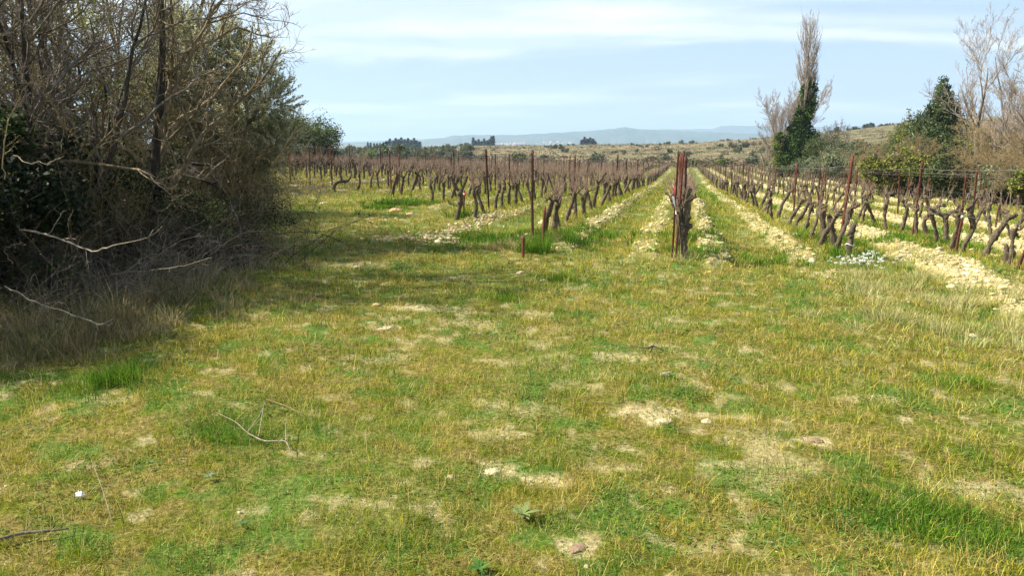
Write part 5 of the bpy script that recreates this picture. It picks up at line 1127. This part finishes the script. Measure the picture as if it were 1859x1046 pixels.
def clodset(name, x, y, s, pal, lab, cat, sub, seed, flat=.6, mat='clod'):
    rg = np.random.default_rng(seed); v0, f0 = ico(sub); n = len(x); nv = 6
    vs = np.stack([v0*(1+rg.normal(0, .17 if sub else .14, (len(v0), 1))) for _ in range(nv)])
    vv = vs[rg.integers(0, nv, n)]; th = rg.uniform(0, 6.28, n); c, s2 = np.cos(th), np.sin(th)
    sx = s*rg.uniform(.7, 1.4, n); sy = s*rg.uniform(.6, 1.1, n); sz = s*flat*rg.uniform(.6, 1.2, n)
    X = vv[..., 0]*sx[:, None]; Y = vv[..., 1]*sy[:, None]; Z = vv[..., 2]*sz[:, None]
    V = np.stack([X*c[:, None]-Y*s2[:, None]+x[:, None], X*s2[:, None]+Y*c[:, None]+y[:, None], Z+(H(x, y)+sz*.25)[:, None]], -1).reshape(-1, 3)
    Fa = (f0[None]+(np.arange(n)*len(v0))[:, None, None]).reshape(-1, 3)
    col = np.repeat(pal[rg.integers(0, len(pal), n)]*rg.uniform(.8, 1.2, (n, 1)), len(v0), 0)
    return tag(ob(name, mk(name, V, None, Fa, M[mat], np.clip(col, 0, .85))), lab, cat, kind='stuff')
PALC = np.array([(.57, .48, .22), (.66, .58, .30), (.46, .37, .16), (.70, .63, .36), (.42, .33, .15)])
rg = np.random.default_rng(2002)
x, y, r = scatter(rg, lambda r: 620*np.minimum(1, (9/r))**1.5, 6.5, 60, -30, 40)
cm = clodmask(x, y); pt = _ell(_patches, x, y, 3)*.12; k = rg.random(len(x)) < np.maximum(cm*.8, pt); x, y, r = x[k], y[k], r[k]
sz_ = np.exp(rg.normal(math.log(.0085), .8, len(x)))*np.clip(r/11, 1, 2.6); sz_ = np.minimum(sz_, .048)
nr_ = r < 17; clodset('soil_clods', x[nr_], y[nr_], sz_[nr_], PALC, 'pale yellow lumps of turned limestone soil along the vine rows', 'clods', 1, 1)
clodset('soil_clods', x[~nr_], y[~nr_], sz_[~nr_], PALC, 'pale lumps of turned soil farther along the vine rows', 'clods', 0, 2)
# stone pile by the track, darker earth lumps behind it
x0, y0 = unproj(785, 432); n = 260; x = x0+rg.normal(0, .26, n); y = y0+rg.normal(0, .3, n)
u = rg.uniform(0, 1, 420); x1, y1 = unproj(800, 425); x2, y2 = unproj(905, 388); xb = x1+(x2-x1)*u+rg.normal(0, .22, 420); yb = y1+(y2-y1)*u+rg.normal(0, .35, 420)
clodset('stone_heap', np.concatenate([x, xb]), np.concatenate([y, yb]), np.concatenate([rg.uniform(.018, .06, n), rg.uniform(.015, .045, 420)]), np.array([(.50, .40, .24), (.36, .27, .17), (.62, .52, .34), (.25, .17, .10)]), 'heap of pale pinkish stones spilling from the row end onto the track', 'stones', 1, 3, .7)
x, y, r = scatter(rg, lambda r: 150*np.minimum(1, 5/r), 2.1, 14); k = rg.random(len(x)) < .04+.9*soilmask(x, y); x, y, r = x[k], y[k], r[k]
clodset('gravel', x, y, np.exp(rg.normal(math.log(.005), .4, len(x)))*np.clip(r/6, 1, 1.8), np.array([(.40, .33, .2), (.3, .24, .15), (.48, .40, .26), (.24, .17, .11)]), 'small pebbles and crumbs of soil on the bare patches of the track', 'gravel', 1, 4, .6)
def rock(px, py, s, col, lab, seed, flat=.6, ax=1.3):
    rg = np.random.default_rng(seed); v0, f0 = ico(3); x, y = unproj(px, py)
    d = (fbm(v0[:, 0]*1.6+seed, v0[:, 1]*1.6+v0[:, 2]*1.3, seed, 3)-.5)*.7+(fbm(v0[:, 0]*5+seed, v0[:, 1]*5+v0[:, 2]*4, seed+2, 3)-.5)*.18
    s = s*.78; v = v0*(1+d)[:, None]*[s*ax, s*.9, s*flat]; th = rg.uniform(0, 3.1); c, s2 = math.cos(th*.3+YAW), math.sin(th*.3+YAW); v = v@np.array([[c, s2, 0], [-s2, c, 0], [0, 0, 1]])
    cc = np.array(col)*(1+(fbm(v0[:, 0]*3, v0[:, 2]*3+v0[:, 1], seed+5, 3)-.5)[:, None]*.5)
    o = ob('rock', mk('rock', v, None, f0, M['stone'], cc, smooth=True), loc=(x, y, h1(x, y)+s*flat*.05)); tag(o, lab, 'rock', 'loose stones on the track')
rock(1210, 686, .045, (.36, .31, .22), 'small grey-tan stone in the grass right of centre', 1)
rock(1207, 763, .055, (.55, .45, .29), 'flat pale tan stone on the bare patch right of centre', 2, .35)
rock(1480, 800, .045, (.25, .165, .11), 'reddish-brown flat stone on a pale bare patch', 3, .4)
rock(1050, 988, .042, (.25, .17, .11), 'reddish-brown stone half buried near the bottom of the photo', 4, .3)
rock(818, 864, .026, (.55, .43, .25), 'small pointed ochre stone left of the bare patches', 5, .6)
rock(718, 383, .16, (.62, .38, .20), 'orange stone lying in the shade beside the tall green grass', 6, .55, 1.5)
rock(745, 387, .11, (.52, .36, .22), 'smaller orange-brown stone beside the larger orange one', 7, .5)
rock(589, 369, .13, (.72, .62, .38), 'pale yellow stone on the track at the far left', 8, .5)
rock(704, 592, .075, (.50, .40, .26), 'flat buff stone set in the track below the thicket shadow', 9, .25, 1.8)
rock(985, 513, .05, (.60, .50, .33), 'small pale stone near the stubby broken stake', 10)
rock(1473, 478, .09, (.68, .60, .40), 'pale upright clod beside the first right vine row', 11, .9, .8)
rock(1445, 434, .10, (.66, .59, .38), 'whitish lump beside the yellow-green tuft', 12, .7)
rock(1768, 612, .06, (.62, .54, .36), 'small pale stone in the dry grass at the right', 13, .4)
rock(1283, 765, .04, (.52, .43, .28), 'tiny tan stone at the right end of the bare patch', 14, .4)
rock(893, 848, .05, (.60, .50, .30), 'crumbly pale yellow lump in the foreground bare patch', 15, .35)
rock(945, 498, .06, (.45, .33, .22), 'brown stone at the foot of the stubby broken stake', 16, .6)
# crumpled white litter
rg = np.random.default_rng(9); v0, f0 = ico(2); x, y = unproj(147, 905); v = v0*(1+rg.normal(0, .30, (len(v0), 1)))*[.019, .008, .012]
tag(ob('litter', mk('litter', v, None, f0, M['white']), loc=(x, y, h1(x, y)+.02)), 'crumpled white scrap lying in the grass at the bottom left', 'litter')
# fallen twigs
def ground_twig(pts, rads, lab, mat='bark_pale', seed=1, kids_=(), name='fallen_twig'):
    P3 = []
    for px, py, dz in pts: x, y = unproj(px, py); P3.append((x, y, h1(x, y)+dz))
    o_ = np.array(P3[0]); p = np.array(P3)-o_; t = np.linspace(0, len(p)-1, (len(p)-1)*4+1); q_ = np.stack([np.interp(t, np.arange(len(p)), p[:, c]) for c in range(3)], -1); q_[1:-1] = (q_[:-2]+2*q_[1:-1]+q_[2:])/4
    g = G(); V, a, b = tubes(q_[None], np.interp(t, np.arange(len(p)), rads)[None], 7); g.add(V, a, b)
    for kp in kids_:
        P3 = []
        for px, py, dz in kp[0]: x, y = unproj(px, py); P3.append((x, y, h1(x, y)+dz))
        p = np.array(P3)-o_; t = np.linspace(0, len(p)-1, (len(p)-1)*4+1); q_ = np.stack([np.interp(t, np.arange(len(p)), p[:, c]) for c in range(3)], -1); V, a, b = tubes(q_[None], np.linspace(kp[1], kp[1]*.4, len(t))[None], 6); g.add(V, a, b)
    tag(ob(name, g.mesh(name, M[mat]), loc=o_), lab, 'twig', 'fallen twigs')
ground_twig([(395, 770, .05), (430, 782, .05), (450, 797, .04), (480, 808, .04), (520, 808, .05), (528, 822, .03)], [.002, .0025, .003, .004, .004, .002], 'forked pale twig with raised prongs lying left of centre', kids_=[([(470, 800, .04), (478, 775, .10), (482, 765, .14)], .003), ([(449, 797, .04), (470, 775, .07), (480, 758, .08)], .003), ([(520, 808, .05), (519, 792, .06), (521, 775, .07)], .0028)])
ground_twig([(484, 742, .05), (520, 748, .05), (552, 757, .03)], [.003, .003, .002], 'thin reddish twig just above the forked pale twig', 'twig_warm')
ground_twig([(-10, 985, .03), (40, 972, .035), (75, 970, .04), (125, 962, .03)], [.006, .007, .006, .003], 'grey stick lying at the bottom left corner', 'bark_grey', kids_=[([(45, 972, .035), (60, 955, .05), (85, 945, .04)], .003)])
ground_twig([(1145, 632, .02), (1175, 645, .04), (1185, 640, .05), (1210, 643, .02)], [.003, .006, .006, .002], 'small gnarled root stub on the bare patch upper centre', 'bark_dark', kids_=[([(1180, 648, .02), (1188, 636, .06)], .006)])
ground_twig([(530, 835, .03), (560, 840, .03), (580, 842, .02)], [.002, .002, .0015], 'hair-thin reddish twig below the forked one', 'twig_warm')
ground_twig([(1075, 735, .015), (1110, 737, .015)], [.003, .002], 'short straight twig lying centre right', 'bark_pale')
ground_twig([(168, 850, .03), (190, 910, .05), (205, 955, .04)], [.0012, .0012, .0008], 'long straw stalk standing across the lower left grass', 'bark_pale')
# clover and small broad leaves
x, y, r = scatter(rg, lambda r: 900*np.minimum(1, 4/r)**1.3, 2.0, 14); k = (fbm(x*2.3, y*2.3, 91, 4) > .56) | (rg.random(len(x)) < .04); x, y, r = x[k], y[k], r[k]; n = len(x)
C_ = np.stack([x, y, H(x, y)+rg.uniform(.008, .028, n)], 1); C_ = np.repeat(C_, 3, 0)+rg.normal(0, 1, (n*3, 3))*[.006, .006, .002]
d_ = nrm(rg.normal(0, 1, (n*3, 3))*[1, 1, .25]); s_ = nrm(np.cross(d_, rg.normal(0, .25, (n*3, 3))+[0, 0, 1])); L_ = (.011*np.clip(np.repeat(r, 3)/4, 1, 3)*rg.uniform(.6, 1.3, n*3))[:, None]
V = np.stack([C_-d_*L_*.5, C_+s_*L_*.4, C_+d_*L_*.5, C_-s_*L_*.4], 1).reshape(-1, 3); cc = np.repeat(pick(rg, n*3, [(.07, .17, .025), (.12, .22, .035), (.16, .24, .05), (.20, .24, .04)], [3, 3, 2, 2]), 4, 0)
tag(ob('clover', mk('clover', V, np.arange(n*12).reshape(-1, 4), None, M['leaf'], cc)), 'tiny round-leaved clover spreading low in patches through the turf', 'clover', kind='stuff')
# rosette weeds
def rosette(px, py, s, nL, pal, lab, seed, serr=True):
    rg = np.random.default_rng(seed); x, y = unproj(px, py); g = G()
    for k in range(nL):
        a = k*2.4+rg.normal(0, .2); L_ = s*rg.uniform(.6, 1.1); W_ = L_*rg.uniform(.26, .36); m_ = 7; t = np.linspace(0, 1, m_); el = rg.uniform(.25, .8)
        rr = L_*t; z = L_*np.sin(el)*np.sin(t*1.9)*.55+.006+.002*k/3.; w_ = W_*np.sin(np.clip(t*.93+.07, 0, 1)*math.pi)**.8*(1+(.28*np.cos(np.arange(m_)*math.pi) if serr else 0))*.5
        ca, sa = math.cos(a), math.sin(a); cen = np.stack([rr*ca, rr*sa, z], 1); sd = np.array([-sa, ca, 0])
        Vl = cen+sd*w_[:, None]+[0, 0, .12*s*.1]; Vr = cen-sd*w_[:, None]+[0, 0, .12*s*.1]; V = np.concatenate([Vl, cen, Vr]); q_ = []
        for i in range(m_-1): q_ += [[i, m_+i, m_+i+1, i+1], [m_+i, 2*m_+i, 2*m_+i+1, m_+i+1]]
        g.add(V, q_, col=np.array(pal)*rg.uniform(.8, 1.2))
    tag(ob('weed', g.mesh('weed', M['leaf'], True), loc=(x, y, h1(x, y)+.015)), lab, 'weed', 'leafy weeds')
rosette(950, 940, .075, 15, (.20, .25, .08), 'pale green leafy rosette weed near the bottom centre', 1)
rosette(868, 1034, .055, 16, (.07, .17, .03), 'dark green leafy weed at the bottom edge', 2, False)
rosette(877, 1050, .04, 9, (.035, .11, .02), 'second dark weed cut by the bottom edge', 12, False)
rosette(380, 866, .035, 9, (.16, .24, .13), 'tiny blue-green weed left of centre foreground', 3)
rosette(1748, 702, .055, 12, (.09, .20, .04), 'bright green broadleaf weed at the right', 4, False)
rosette(440, 948, .04, 9, (.07, .17, .05), 'small green weed in the lower left grass', 5)
rosette(1218, 692, .05, 10, (.07, .18, .03), 'green weed beside the small tan stone', 6, False)
# white flowering weeds by the first right row and deeper among the rows
def flowers(px, py, n, sp_, lab, seed, h_=.16, fs=.016):
    rg = np.random.default_rng(seed); x, y = unproj(px, py); r_ = empty('flowering_weed', (x, y, h1(x, y))); p = np.column_stack([rg.normal(0, sp_, n), rg.normal(0, sp_*.7, n), np.zeros(n)])
    A, AR = grow(rg, p, np.column_stack([rg.normal(0, .25, n), rg.normal(0, .25, n), np.ones(n)]), rg.uniform(.5, 1.1, n)*h_, np.full(n, .0025), 4, .1, (0, 0, 0), .6); V, q_, t_ = tubes(A, AR, 3); ob('stems', mk('stems', V, q_, t_, M['grass'], np.full((len(V), 3), (.12, .2, .05))), r_)
    C_ = np.repeat(A[:, -1], 12, 0)+rg.normal(0, fs*.7, (n*12, 3))*[1, 1, .4]; V, q_, c_ = leaves(rg, C_, np.full(len(C_), fs), np.full(len(C_), fs*.9), col=np.full((len(C_), 3), (.78, .77, .72)), jitter=.05)
    ob('flower_heads', mk('flower_heads', V, q_, None, M['flower'], c_), r_); tag(r_, lab, 'flowers')
flowers(1560, 486, 70, .22, 'clump of small white flowers below the tall red stake', 1)
flowers(1580, 478, 20, .10, 'smaller white flower cluster right of the main clump', 2)
flowers(1682, 355, 60, .5, 'white flowering weed behind the tall leaning stake', 3, .5, .04)

# ------------------------------------------------------------------ haze
g = G(); box(g, -14000, 14000, -3000, 14000, -40, 420)
m, nt = newmat('haze'); o = nd(nt, 'ShaderNodeOutputMaterial'); v = nd(nt, 'ShaderNodeVolumePrincipled'); v.inputs['Density'].default_value = .00018; v.inputs['Color'].default_value = (.58, .78, 1.0, 1); v.inputs['Anisotropy'].default_value = .1
nt.links.new(v.outputs[0], o.inputs['Volume']); tag(ob('haze', g.mesh('haze', m)), kind='stuff')
print('blades', NB, 'vines', len(vines), 'posts', len(posts))
